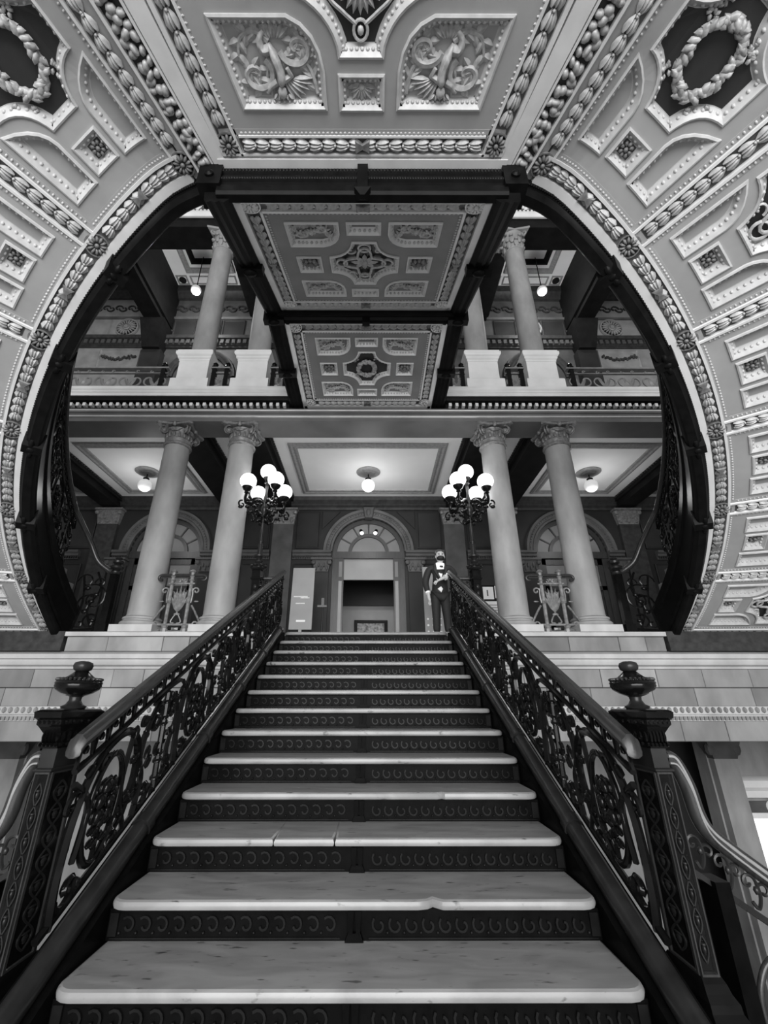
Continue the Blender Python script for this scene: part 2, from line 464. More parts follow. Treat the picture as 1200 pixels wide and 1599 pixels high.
# ---- gallery ceilings, beams, cornice
bays = [(-9.3, -6.75), (-6.21, -3.73), (-3.03, -2.59), (-1.89, 1.89), (2.59, 3.03), (3.73, 6.21), (6.75, 9.3)]
ce = structure('ceiling_gallery', MB().box(-11, 11, 7.04, YB+.1, ZCEIL, ZCEIL+.12), 'ceil')
for a, b in bays:
    if b-a < 1: continue
    T = lambda x, y, h: (x, y, ZCEIL-h)
    o_ = rect(a+.27, b-.27, 7.62, YB-.42)
    mb = MB(T)
    lv = [(0, 0), (0, .025), (.05, .04), (.09, .02), (.13, .035), (.17, .03), (.17, 0)]
    mb.layers(o_, lv); mb.build('ceiling_moulding', 'cmould', ce, 20)
for x0, x1 in ((-6.75, -6.21), (-3.73, -3.03), (-2.59, -1.89), (1.89, 2.59), (3.03, 3.73), (6.21, 6.75)):
    b_ = MB().box(x0+.06, x1-.06, 7.0, YB, 6.16, ZCEIL+.02)
    b_.sweepx([(7.0,6.30),(YB,6.30),(YB,ZCEIL),(7.0,ZCEIL)], x0, x1)
    bo = b_.build('ceiling_beam', 'beam', ce)
    d_ = MB()
    for k in range(38):
        for sx in (x0-.012, x1+.012): d_.box(sx-.012, sx+.012, 7.1+k*.085, 7.15+k*.085, 6.37, 6.41)
    d_.build('beam_dentils', 'dtrim', bo)['kind'] = 'stuff'
# ---- gallery back wall with three arched openings
def arch_hole(cx, r, z0, zs, n=20): return [(cx-r, z0), (cx+r, z0)]+arc(cx, zs, r, 0, PI, n)
TB = lambda x, z, h: (x, YB-h, z)
ZS = 5.02
holes = [arch_hole(c, .88, F2, ZS) for c in (-4.95, 0, 4.95)]
wb = MB(TB); outer = rect(-11, 11, 2.3, 6.6)
wb.cap(outer, 0, holes)
for h in holes: wb.layers(h, [(0, 0), (0, -.35)])
wall = structure('wall_back', wb, 'dstone', smooth=20)
mb = MB().sweepx([(YB,6.12),(YB-.05,6.12),(YB-.06,6.18),(YB-.12,6.22),(YB-.12,6.26),(YB-.2,6.33),(YB-.22,6.42),(YB,6.42)], -11, 11); mb.build('cornice', 'dtrim', wall)
dd = MB()
for k in range(150):
    dd.ell((-6.2+k*.083, YB-.12, 6.30), (.028,.03,.02), 5, 4)
dd.build('cornice_beads', 'mstone', wall)['kind'] = 'stuff'
def arc_sweep(mb, cx, zs, prof, a0=0, a1=PI, n=24):    # prof: (radius, h) open outline around the arch
    vs_ = []; fs_ = []
    m_ = len(prof)
    for i in range(n+1):
        a = a0+(a1-a0)*i/n
        for r, h in prof: vs_.append((cx+r*math.cos(a), zs+r*math.sin(a), h))
    for i in range(n):
        for k in range(m_-1): fs_.append((i*m_+k, i*m_+k+1, (i+1)*m_+k+1, (i+1)*m_+k))
    mb.add(vs_, fs_)
for cx in (-4.95, 0, 4.95):
    mb = MB(TB); arc_sweep(mb, cx, ZS, [(.88,-.1),(.88,.06),(.93,.07),(.95,.05),(1.02,.06),(1.04,.085),(1.10,.10),(1.12,.0)])
    ar = mb.build('archivolt', 'mstone', wall)
    e_ = MB(TB)
    for k in range(44):
        a = PI*(k+.5)/44; e_.ell((cx+1.0*math.cos(a), ZS+1.0*math.sin(a), .06), (.022,.022,.02), 5, 4)
    e_.build('archivolt_beads', 'mstone', ar)['kind'] = 'stuff'
    k_ = MB(TB); k_.slab([(cx-.09,5.86),(cx+.09,5.86),(cx+.14,6.15),(cx-.14,6.15)], 0, .18, .015); k_.ell((cx,6.0,.18),(.07,.1,.05)); k_.build('keystone', 'mstone', wall)
imp = [(-11,-7.0),(-6.2,-5.83),(-4.07,-2.40),(-1.84,-.90),(.90,1.84),(2.40,4.07),(5.83,6.2),(7.0,11)]
for a, b in imp:
    m_ = MB().sweepx([(YB,4.82),(YB-.05,4.82),(YB-.05,4.88),(YB-.09,4.9),(YB-.09,4.95),(YB-.13,4.98),(YB-.13,5.03),(YB,5.03)], a, b).build('impost_band', 'mstone', wall)
    b2 = MB(); x = a+.04
    while x < b: b2.box(x-.015, x+.015, YB-.085, YB-.04, 4.84, 4.885); x += .055
    b2.build('impost_dentils', 'dstone', m_)['kind'] = 'stuff'
def corinthian(mb, c, w, z0, z1, d=.12):          # flat pilaster capital on the wall, facing -Y
    mb.frustum(c, YB-.04, z0, w/2, .06, z1-.05, w/2+.06, .11); mb.box(c-w/2-.09, c+w/2+.09, YB-.2, YB, z1-.05, z1)
    for k in range(5):
        x = c-w/2+(k+.5)*w/5; mb.ell((x, YB-.12, z0+(z1-z0)*(.25+.25*(k % 2))), (w/11, .05, (z1-z0)*.2), 6, 4)
    for q in (-1, 1): mb.ell((c+q*(w/2+.03), YB-.16, z1-.11), (.06,.05,.06), 8, 5)
for c in (-6.48, -3.38, -2.11, 2.11, 3.38, 6.48):
    p_ = MB().box(c-.25, c+.25, YB-.1, YB, F2, 5.72).box(c-.31, c+.31, YB-.14, YB, F2, F2+.25).build('pilaster', 'dtrim' if abs(c) != 2.11 else 'mstone', wall)
    cb = MB(); corinthian(cb, c, .5, 5.72, 6.12); cb.build('pilaster_capital', 'capital', p_)
for c in (-1.12, 1.12, -6.03, -3.87, 3.87, 6.03):
    p_ = MB().box(c-.17, c+.17, YB-.07, YB, F2, 4.5).build('pilaster', 'dstone', wall)
    cb = MB(); corinthian(cb, c, .32, 4.5, 4.82); cb.build('pilaster_capital', 'mstone', p_)
def stone_panel(x0, x1, z0, z1, par, Yf=YB, h=.035, m='dstone'):
    mb = MB(lambda x, z, hh: (x, Yf-hh, z)); r_ = rect(x0, x1, z0, z1)
    mb.layers(r_, [(0,0),(0,h),(.02,h*1.2),(.045,h*.6),(.07,h*.6)]); mb.cap(inset(r_, .07), h*.6); return mb.build('stone_panel', m, par, 20)
for s in (-1, 1):
    def X(a, b): return (a, b) if s > 0 else (-b, -a)
    stone_panel(*X(1.20, 1.79), 5.10, 6.08, wall); stone_panel(*X(1.32, 1.80), 2.7, 4.72, wall)
    stone_panel(*X(2.45, 3.08), 5.10, 6.08, wall); stone_panel(*X(2.45, 3.08), 2.7, 4.72, wall)
    stone_panel(*X(6.80, 8.4), 5.10, 6.08, wall); stone_panel(*X(6.9, 8.4), 2.7, 4.72, wall)
    sp = MB(TB)   # spandrel slabs beside the central arch
    sp.slab([(s*1.16,5.6),(s*1.16,6.08),(s*.70,6.08)] if s > 0 else [(s*1.16,5.6),(s*.70,6.08),(s*1.16,6.08)], 0, .03, .01); sp.build('spandrel', 'dstone', wall)
# ---- doors
def make_door(n, cx, centre):
    d = structure('door_%d' % n, MB().box(cx-.88, cx-.74, YB+.05, YB+.2, F2, ZS).box(cx+.74, cx+.88, YB+.05, YB+.2, F2, ZS).box(cx-.88, cx+.88, YB+.03, YB+.2, 4.87, ZS+.02), 'wood')
    TD = lambda x, z, h: (x, YB+.12-h, z)
    f = MB(TD)
    arc_sweep(f, cx, ZS, [(.88,-.05),(.88,.05),(.78,.05),(.78,-.05)]); arc_sweep(f, cx, ZS, [(.50,-.05),(.50,.05),(.42,.05),(.42,-.05)])
    for k in range(1, 6):
        a = PI*k/6; f.tube([(cx+.46*math.cos(a), ZS+.46*math.sin(a), 0), (cx+.8*math.cos(a), ZS+.8*math.sin(a), 0)], .022, 4)
    f.build('fanlight_frame', 'wood', d)
    for k in range(6):
        a0 = PI*k/6+.03; a1 = PI*(k+1)/6-.03
        g = MB(TD); pl = arc(cx, ZS, .79, a0, a1, 5)+arc(cx, ZS, .49, a1, a0, 5); g.slab(pl, -.02, -.01); g.build('pane', 'glass', d, 0)
    g = MB(TD); g.slab([(cx-.43,ZS+.03),(cx+.43,ZS+.03)]+arc(cx, ZS+.03, .43, .05, PI-.05, 10), -.02, -.01); g.build('pane', 'glass', d, 0)
    if centre:
        MB().box(cx-.76, cx+.76, YB+.12, YB+.18, 4.36, 4.87).build('transom_panel', 'panel', d)
        for s in (-1, 1):
            a, b = (cx+.60, cx+.745) if s > 0 else (cx-.745, cx-.60)
            fl = MB().box(a, b, YB+.02, YB+.14, F2, 4.86).build('folded_leaf', 'wood', d)
            MB().box(a+.035, b-.035, YB+.01, YB+.025, 2.75, 4.3).build('leaf_panel', 'panel', fl)
            MB().box(a+.035, b-.035, YB+.01, YB+.025, 4.4, 4.78).build('leaf_panel', 'glass', fl)
        for k, (ex, ez) in enumerate(((-.19, 5.52), (.19, 5.52))):
            sl = empty('spotlight', (cx+ex, YB-.0, ez), 'small spotlight fixed in the central fanlight, ' + ('left one' if k == 0 else 'right one'), 'spotlight', 'spotlights over the central door')
            MB().tube([(cx+ex, YB+.06, ez+.08), (cx+ex*.9, YB-.02, ez)], .045, 8).build('housing', 'iron', sl)
            MB().ell((cx+ex*.88, YB-.03, ez-.02), (.05,.03,.05), 8, 5).build('bulb', 'globe', sl)
    else:
        for s in (-1, 1):
            a, b = (cx+.02, cx+.74) if s > 0 else (cx-.74, cx-.02)
            lf = MB()
            lf.box(a, a+.11, YB+.08, YB+.16, F2, 4.86); lf.box(b-.11, b, YB+.08, YB+.16, F2, 4.86)
            for z0, z1 in ((F2, F2+.5), (3.2, 3.3), (4.1, 4.2), (4.72, 4.86)): lf.box(a, b, YB+.08, YB+.16, z0, z1)
            lo = lf.build('door_leaf', 'wood', d)
            for z0, z1 in ((3.05, 3.2), (3.3, 4.1), (4.2, 4.72)): MB().box(a+.11, b-.11, YB+.11, YB+.13, z0, z1).build('pane', 'glass' if z0 > 4.1 else 'dtrim', lo)
        MB().box(cx-.9, cx+.9, YB+.5, YB+.55, F2, 6.0).build('room_beyond', 'mstone', d)
    return d
make_door(1, 0, True); make_door(2, -4.95, False); make_door(3, 4.95, False)
# the exhibition room behind the central door
structure('wall_room', MB().box(-2.2, 2.2, 13.0, 13.1, F2, 4.25).box(-2.2, -2.1, YB+.3, 13, F2, 5.2).box(2.1, 2.2, YB+.3, 13, F2, 5.2), 'panel')
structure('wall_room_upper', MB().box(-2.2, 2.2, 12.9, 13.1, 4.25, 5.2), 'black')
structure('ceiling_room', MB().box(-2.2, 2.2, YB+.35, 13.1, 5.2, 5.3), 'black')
lamp = bpy.data.lights.new('gallery_room_lamp', 'AREA'); lamp.energy = 22; lamp.size = .8
lo = bpy.data.objects.new('gallery_room_lamp', lamp); COL.objects.link(lo); lo.location = (.55, 12.0, 5.1); lo.rotation_euler = (-.5, 0, 0)
pt = empty('framed_painting', (0.05, 12.9, 3.3), 'dark framed landscape painting low on the wall seen through the central door', 'painting')
fr = MB(lambda x, z, h: (x, 12.98-h, z)); r_ = rect(-.42, .53, 3.30, 3.84)
fr.layers(r_, [(0,0),(0,.06),(.03,.08),(.09,.03),(.09,.01)]); fr.build('frame', 'wood', pt, 20)
MB().box(-.34, .45, 12.955, 12.965, 3.38, 3.76).build('canvas', 'painting', pt)

# ---- upper gallery: floor above, back wall, ceiling, beams
ZU = 13.84
uw = structure('wall_upper_back', MB().box(-11, 11, YB, YB+.2, 6.6, 15), 'mstone')
MB().sweepx([(YB,11.45),(YB-.06,11.45),(YB-.06,11.5),(YB-.1,11.52),(YB-.1,11.68),(YB-.2,11.70),(YB-.22,11.80),(YB,11.82)], -11, 11).build('dentil_cornice', 'dtrim', uw)
d_ = MB(); x = -8.5
while x < 8.5: d_.box(x-.05, x+.05, YB-.17, YB-.1, 11.53, 11.67); x += .17
d_.build('dentil_row', 'mstone', uw)['kind'] = 'stuff'
MB().sweepx([(YB,12.62),(YB-.05,12.62),(YB-.08,12.68),(YB,12.70)], -11, 11).build('frieze_fillet', 'mstone', uw)
MB().sweepx([(YB,13.45),(YB-.1,13.45),(YB-.14,13.55),(YB-.24,13.62),(YB-.26,13.84),(YB,13.84)], -11, 11).build('top_cornice', 'dtrim', uw)
ros = MB(); ros.lathe([(.001,.10),(.06,.10),(.07,.06),(.10,.05)], 12)
for k in range(18):
    a = 2*PI*k/18; ros.ell((.2*math.cos(a), .2*math.sin(a), .04), (.11,.03,.04), 6, 4, Matrix.Rotation(a, 3, 'Z'))
ros.lathe([(.30,.0),(.31,.05),(.35,.05),(.36,0)], 24)
ros_me = mesh_of(ros, 'wall_rosette', 'uwall')
for x0, x1 in ((-9.2, -6.85), (-6.1, -3.8), (3.8, 6.1), (6.85, 9.2)):
    inner = abs(x0+x1)/2 < 6
    c = (x0+x1)/2 if inner else (7.45 if x0 > 0 else -7.45)
    if inner:
        stone_panel(c-1.1, c-.42, 11.88, 12.58, uw, m='dstone'); stone_panel(c+.42, c+1.1, 11.88, 12.58, uw, m='dstone'); stone_panel(c-.38, c+.38, 11.88, 12.58, uw, m='dstone')
    else:
        MB().box(x0, x1, YB-.02, YB, 9.5, 13.5).build('lit_bay_overlay', 'uwall', uw)  # overlay painted paler so this stretch of wall reads as lit
        stone_panel(c-.55, c+1.2 if c > 0 else c+.55, 11.88, 12.58, uw, m='uwall', h=.06)
        stone_panel(c-.6, c+.6, 10.55, 11.38, uw, m='uwall', h=.07)
        g_ = MB()
        for k in range(26):
            g_.ell((c-.5+k*.04, YB-.08, 11.12-.12*math.sin(PI*k/25)+random.uniform(-.05,.05)), (.035,.03,.045), 6, 4)
        g_.build('festoon', 'dtrim', uw)['kind'] = 'stuff'
        for k in range(12): pass
    inst('wall_rosette', ros_me, Matrix.Translation((c, YB-.05, 12.23)) @ Matrix.Rotation(PI/2, 4, 'X'), uw)
    f_ = MB()
    n_ = 12
    for k in range(n_):
        xx = x0+(x1-x0)*(k+.5)/n_
        f_.tube(spiral(xx, 13.06, .16, .02, PI*(k % 2), PI*(k % 2)+4.5, 9, 0), .03, 4)
    f_.v = [(p[0], YB-.03-p[2], p[1]) for p in f_.v]
    f_.build('frieze_scrolls', 'dtrim', uw)['kind'] = 'stuff'
    if inner:
        a_ = MB(TB); arc_sweep(a_, c, 10.35, [(.80,-.05),(.80,.06),(.86,.08),(.9,.05),(.98,.09),(1.02,.09),(1.05,0)]); a_.build('archivolt', 'dtrim', uw)
uc = structure('ceiling_upper', MB().box(-11, 11, 7.3, YB+.1, ZU, ZU+.1), 'ceil')
for x0, x1 in ((-6.06, -3.73), (3.73, 6.06)):
    T = lambda x, y, h: (x, y, ZU-h)
    mb = MB(T); r_ = rect(x0+.42, x1-.42, 7.9, YB-.72)
    mb.layers(r_, [(0,0),(0,.05),(.05,.07),(.12,.03),(.16,.03),(.16,0)]); mb.build('coffer_frame', 'cmould', uc, 20)
    mb = MB(T); r_ = rect(x0+.70, x1-.70, 8.2, YB-1.05)
    mb.layers(r_, [(0,0),(0,.09),(.06,.09),(.14,0)]); mb.build('coffer_frame', 'beam', uc, 20)
    for xx in (x0+.2, x1-.2):
        mb = MB(T); mb.layers(rect(xx-.17, xx+.17, YB-.62, YB-.28), [(0,0),(0,.03),(.04,.03),(.05,0)]); mb.build('corner_frame', 'cmould', uc, 20)
        mb = MB(T); mb.lathe([(.11,0),(.11,.03),(.001,.04)], 14, (xx, YB-.45, 0)); mb.build('corner_boss', 'black', uc)
    mb = MB(T); mb.layers(rect(x0+.46, x1-.46, YB-.6, YB-.3), [(0,0),(0,.03),(.03,.03),(.04,0)]); mb.build('border_frame', 'cmould', uc, 20)
for x0, x1 in ((-6.75, -6.08), (-3.72, -3.03), (-2.6, -1.9), (1.9, 2.6), (3.03, 3.72), (6.08, 6.75)):
    zb = 12.1 if abs(x0+x1) > 10 else 12.6
    b_ = MB().box(x0, x1, 7.3, YB, zb+.12, ZU+.02).box(x0+.08, x1-.08, 7.3, YB, zb, zb+.12).build('ceiling_beam', 'beam', uc)
    if abs(x0+x1) > 10:
        s = 1 if x0 > 0 else -1
        MB().box(x0+.05, x1-.05, YB-.25, YB, 6.8, 11.2).build('beam_pier', 'dstone', b_)
        k_ = MB(); k_.frustum((x0+x1)/2, YB-.2, 11.2, .25, .15, 12.1, .36, .4); k_.build('beam_bracket', 'beam', b_)
# upper entablature
ue = structure('trim_4', MB().sweepx([(6.77,11.72),(7.33,11.72),(7.33,12.1),(6.74,12.1),(6.74,11.98),(6.77,11.97)], -11, 11), 'beam')
MB().sweepx([(6.74,11.99),(6.70,11.99),(6.70,12.04),(6.66,12.08),(6.66,12.13),(6.74,12.14)], -11, 11).build('light_fillet', 'pale', ue)
MB().box(-11, 11, 6.72, 7.33, 12.1, 14.2).build('frieze_ground', 'mstone', ue)
f_ = MB()
for k in range(64):
    xx = -5.0+k*10/63
    f_.ell((xx, 6.71, 12.4+.1*math.sin(k*1.9)), (.09,.05,.055), 6, 4, Matrix.Rotation(.7*(-1)**k, 3, 'Y')); f_.ell((xx+.07, 6.71, 12.5-.12*math.sin(k*1.3)), (.05,.045,.1), 6, 4)
f_.build('frieze_foliage', 'pale', ue)['kind'] = 'stuff'
d_ = MB(); x = -5
while x < 5: d_.ell((x, 6.70, 12.19), (.035,.035,.04), 5, 4); x += .09
d_.build('frieze_eggs', 'pale', ue)['kind'] = 'stuff'
# ================================================================== CURVED STAIRS OVERHEAD
RC = 5.75; ZL = 5.97; TH = [.345, .557, .7557, .9544, 1.1531, 1.3518, 1.5505]
def zr(th):
    a = 5.5113-2.9627*(th-.557); k = .035
    m_ = min(a, ZL)
    return m_-k*math.log(math.exp(-(a-m_)/k)+math.exp(-(ZL-m_)/k))
def TR(s, thc):
    def T(x, r, h):
        th = thc+x/RC
        return (s*r*math.sin(th), YW-r*math.cos(th), zr(th)-h)
    return T
# shared ornaments
lc = MB()
for q in (-1, 1):
    lc.leaf((q*.028, -.058, 0), PI/2+.12*q, .12, .058, .034)
lc.leaf((0, -.05, .008), PI/2, .095, .035, .03)
lc.ell((0, .052, .012), (.014,.014,.014), 5, 4)
LEAF = mesh_of(lc, 'leaf_cluster', 'leaf', 60)
rm = MB()
for k in range(12):
    a = 2*PI*k/12; rm.ell((.055*math.cos(a), .055*math.sin(a), .012), (.034,.015,.022), 6, 4, Matrix.Rotation(a, 3, 'Z'))
rm.ell((0,0,.02), (.022,.022,.02), 8, 5); rm.lathe([(.088,0),(.09,.014),(.102,.014),(.104,0)], 20)
ROS = mesh_of(rm, 'rosette', 'flower', 50); ROS2 = mesh_of(rm, 'rosette', 'fillet', 50)
sm = MB()
for k in range(8):
    a = 2*PI*k/8; sm.ell((.036*math.cos(a), .036*math.sin(a), .012), (.02,.016,.016), 6, 4, Matrix.Rotation(a, 3, 'Z'))
sm.ell((0,0,.02), (.018,.018,.022), 8, 5)
SROS = mesh_of(sm, 'small_rosette', 'flower', 50)
fm = MB(); fm.ell((0,0,0), (.034,.042,.036), 8, 6); FRUIT = mesh_of(fm, 'fruit', 'fruit', 80)
kn = MB(); kn.slab([(-.05,-.06),(.05,-.06),(.02,0),(.05,.06),(-.05,.06),(-.02,0)], 0, .04, .006); KNOT = mesh_of(kn, 'ribbon_knot', 'flower', 30)
def band(parent, T, a, b, n, w=1.0, ln=None):
    dx, dy = b[0]-a[0], b[1]-a[1]; L = math.hypot(dx, dy); ang = math.atan2(dy, dx)-PI/2
    step = L/n
    for i in range(n):
        t = (i+.5)/n
        flip = 0 if t < .5 else PI
        inst('leaf_cluster', LEAF, frame_mtx(T, a[0]+dx*t, a[1]+dy*t, .0, ang+flip, (w, step/.118, 1)), parent)
def recess(T, poly, parent, plate, eggs, depth=.035, w=.056, step=.04, mmat='mould', es=.012):
    pl = resample(poly, .05)
    mb = MB(T); mb.layers(pl, [(0,-.002),(0,.014),(w*.2,.02),(w*.4,.004),(w*.9,-depth),(w,-depth)]); mb.build('moulding', mmat, parent, 25)
    ip = inset(pl, w)
    p_ = MB(T); p_.cap(ip, -depth); o = p_.build('sunken_plate', plate, parent, 0)
    ep = inset(resample(poly, .01), w*.62); acc = 0; prev = ep[0]
    for q in ep[1:]:
        acc += math.hypot(q[0]-prev[0], q[1]-prev[1]); prev = q
        if acc >= step:
            acc = 0; eggs.ell((q[0], q[1], -depth*.42), (es*1.2, es*1.2, es*1.3), 6, 4)
    return ip
def dots(mb, a, b, step, h, r):
    L = math.hypot(b[0]-a[0], b[1]-a[1]); n = max(1, int(L/step))
    for i in range(n):
        t = (i+.5)/n; mb.ell((a[0]+(b[0]-a[0])*t, a[1]+(b[1]-a[1])*t, h-.004), (r*1.1, r*.85, r*.8), 5, 3)
def relief(T, cx, cy, w, h, q, depth, par, m='leaf', name='carved_relief', creature=True):
    mb = MB(T); z = -depth; S_ = min(w, h)
    def U(x, y, hh): return (cx+q*x*w/2, cy+y*h/2, z+hh)
    def stem(pts, r, leaves=0, ls=.2, out=1):
        P_ = [U(*p) for p in pts]; n = len(P_)
        mb.tube(P_, [r*S_*(1-.6*i/n) for i in range(n)], 5)
        for k in range(leaves):
            i = min(n-2, int((k+.5)*n/leaves)); d = Vector(P_[i+1])-Vector(P_[i]); a = math.atan2(d.y, d.x)
            for sd in (1, -1):
                mb.leaf((P_[i][0], P_[i][1], z+.004), a+sd*.85, S_*ls*(1-.4*k/leaves), S_*ls*.5, .02)
    def sp(x, y, r0, r1, a0, a1, n, hh): return [(p[0], p[1], hh) for p in spiral(x, y, r0, r1, a0, a1, n)]
    A_ = w/h
    def asp(x, y, r0, r1, a0, a1, n, hh): return [(x+(p[0]-x)/max(1, A_*.8), p[1], hh) for p in spiral(x, y, r0, r1, a0, a1, n)]
    stem(asp(.55, .30, .52, .06, PI*1.3, PI*1.3-7.6, 26, .014), .07, 8, .24)
    stem(asp(-.50, -.38, .48, .06, .2, .2+7.2, 26, .014), .065, 8, .24)
    stem([(p.x, p.y, .01) for p in curve([(-.92,.80,0),(-.80,.2,0),(-.62,-.1,0)], 6)], .05, 4, .26)
    stem([(p.x, p.y, .01) for p in curve([(.15,-.55,0),(.45,-.80,0),(.80,-.62,0),(.92,-.15,0)], 6)], .05, 5, .26)
    for k in range(7): mb.leaf(U(.05+.05*(k-3), -.62, .006), -PI/2+(k-3)*.32*q, S_*.22, S_*.10, .025)
    if creature:
        tor = [(p.x, p.y, .03) for p in curve([(-.02,.58,0),(-.06,.36,0),(-.02,.05,0),(.06,-.25,0),(.14,-.50,0)], 4)]
        mb.tube([U(*p) for p in tor], [S_*k for k in (.06,.10,.135,.15,.155,.15,.145,.14,.14,.145,.15,.145,.13,.11,.09,.07,.05)], 8, flat=.5)
        mb.ell(U(-.04,.74,.045), (S_*.085, S_*.095, S_*.07), 9, 6)
        for k in range(5): mb.leaf(U(-.04+.07*(k-2), .80, .03), PI/2+(2-k)*.4*q, S_*.11, S_*.06, .03)
        mb.tube([U(*p) for p in [(.06,.46,.03),(.24,.60,.028),(.36,.78,.02)]], [S_*.06, S_*.05, S_*.035], 6)
        mb.tube([U(*p) for p in [(-.12,.42,.03),(-.30,.30,.03),(-.22,.08,.04)]], [S_*.06, S_*.05, S_*.035], 6)
        mb.tube([U(p.x, p.y, .025) for p in curve([(.08,-.40,0),(.30,-.34,0),(.34,-.62,0),(.22,-.82,0)], 4)], [S_*k for k in (.08,.085,.085,.08,.075,.07,.065,.06,.055,.05,.045,.04,.035)], 6)
        for k in range(6): mb.leaf(U(-.12-.05*k, .50-.02*k, .015), PI/2+q*(.5+.22*k), S_*.34, S_*.09, .025)   # wing
    else:
        mb.ell(U(.0,.0,.02), (S_*.12, S_*.16, .025), 8, 5)
        for k in range(8): mb.leaf(U(0, 0, .012), 2*PI*k/8, S_*.26, S_*.10, .025)
    return mb.build(name, m, par, 60)
def wreath(T, cx, cy, par, rx=.145, ry=.20, z=-.035):
    mb = MB(T)
    rr = random.Random(3)
    for k in range(64):
        a = 2*PI*k/64; f = 1+rr.uniform(-.12,.12)
        mb.ell((cx+rx*f*math.cos(a), cy+ry*f*math.sin(a), z+.02+rr.uniform(0,.02)), (.046,.024,.026), 6, 4, Matrix.Rotation(a+PI/2+.7*(-1)**k, 3, 'Z'))
    for (x, y) in ((.17,.2),(-.17,.2),(.17,-.2),(-.17,-.2)):
        for k in range(14):
            mb.ell((cx+x+rr.uniform(-.05,.05), cy+y+rr.uniform(-.07,.07), z+.01), (.022,.014,.014), 5, 4, Matrix.Rotation(rr.uniform(0,3), 3, 'Z'))
    return mb.build('laurel_wreath', 'fruit', par, 60)
def strapwork(T, cx, cy, par, k=1.0, z=-.03):
    mb = MB(T)
    mb.tube([(cx+k*(.15+.05*math.cos(4*a))*math.cos(a), cy+k*(.19+.06*math.cos(4*a))*math.sin(a), z+.016) for a in [2*PI*i/48 for i in range(48)]], .013*k, 5, True)
    for q in (-1, 1):
        mb.tube([(cx+k*.055*math.cos(a), cy+k*(q*.25+.06*math.sin(a)), z+.016) for a in [2*PI*i/16 for i in range(16)]], .011*k, 5, True)
        mb.tube([(cx+k*(q*.22+.05*math.cos(a)), cy+k*.06*math.sin(a), z+.016) for a in [2*PI*i/16 for i in range(16)]], .011*k, 5, True)
        for p in (-1, 1):
            mb.tube(spiral(cx+k*q*.13, cy+k*p*.2, .05*k, .01, 0, 5.5*q*p, 12, z+.015), .009*k, 5)
    for i in range(8):
        a = 2*PI*i/8; mb.leaf((cx+.02*k*math.cos(a), cy+.02*k*math.sin(a), z), a, .11*k, .05*k, .03)
    mb.ell((cx, cy, z+.02), (.03*k,.03*k,.03), 8, 5)
    return mb.build('strapwork', 'leaf', par, 60)
def dark_shape(hw, hy, tip, flat_, cy, r_=None, n=8):      # long cross with hollowed corners
    pts = []
    quad = [(tip, -hy)]+[(p[0], p[1]) for p in hollow(tip, hy, hw, flat_, n)]+[(hw, -flat_)]
    right = [(x, y) for x, y in quad]; right += [(x, -y) for x, y in quad[::-1]]
    return [(x, cy+y) for x, y in right]+[(-x, cy+y) for x, y in right[::-1]]
def hollow(tip, hy, hw, fl, n):    # quarter curve bulging into the shape
    P0, P2 = Vector((tip, -hy)), Vector((hw, -fl)); C_ = Vector((tip+.04, -fl-.02))
    return [tuple((1-t)**2*P0+2*t*(1-t)*C_+t*t*P2) for t in [i/n for i in range(1, n)]]
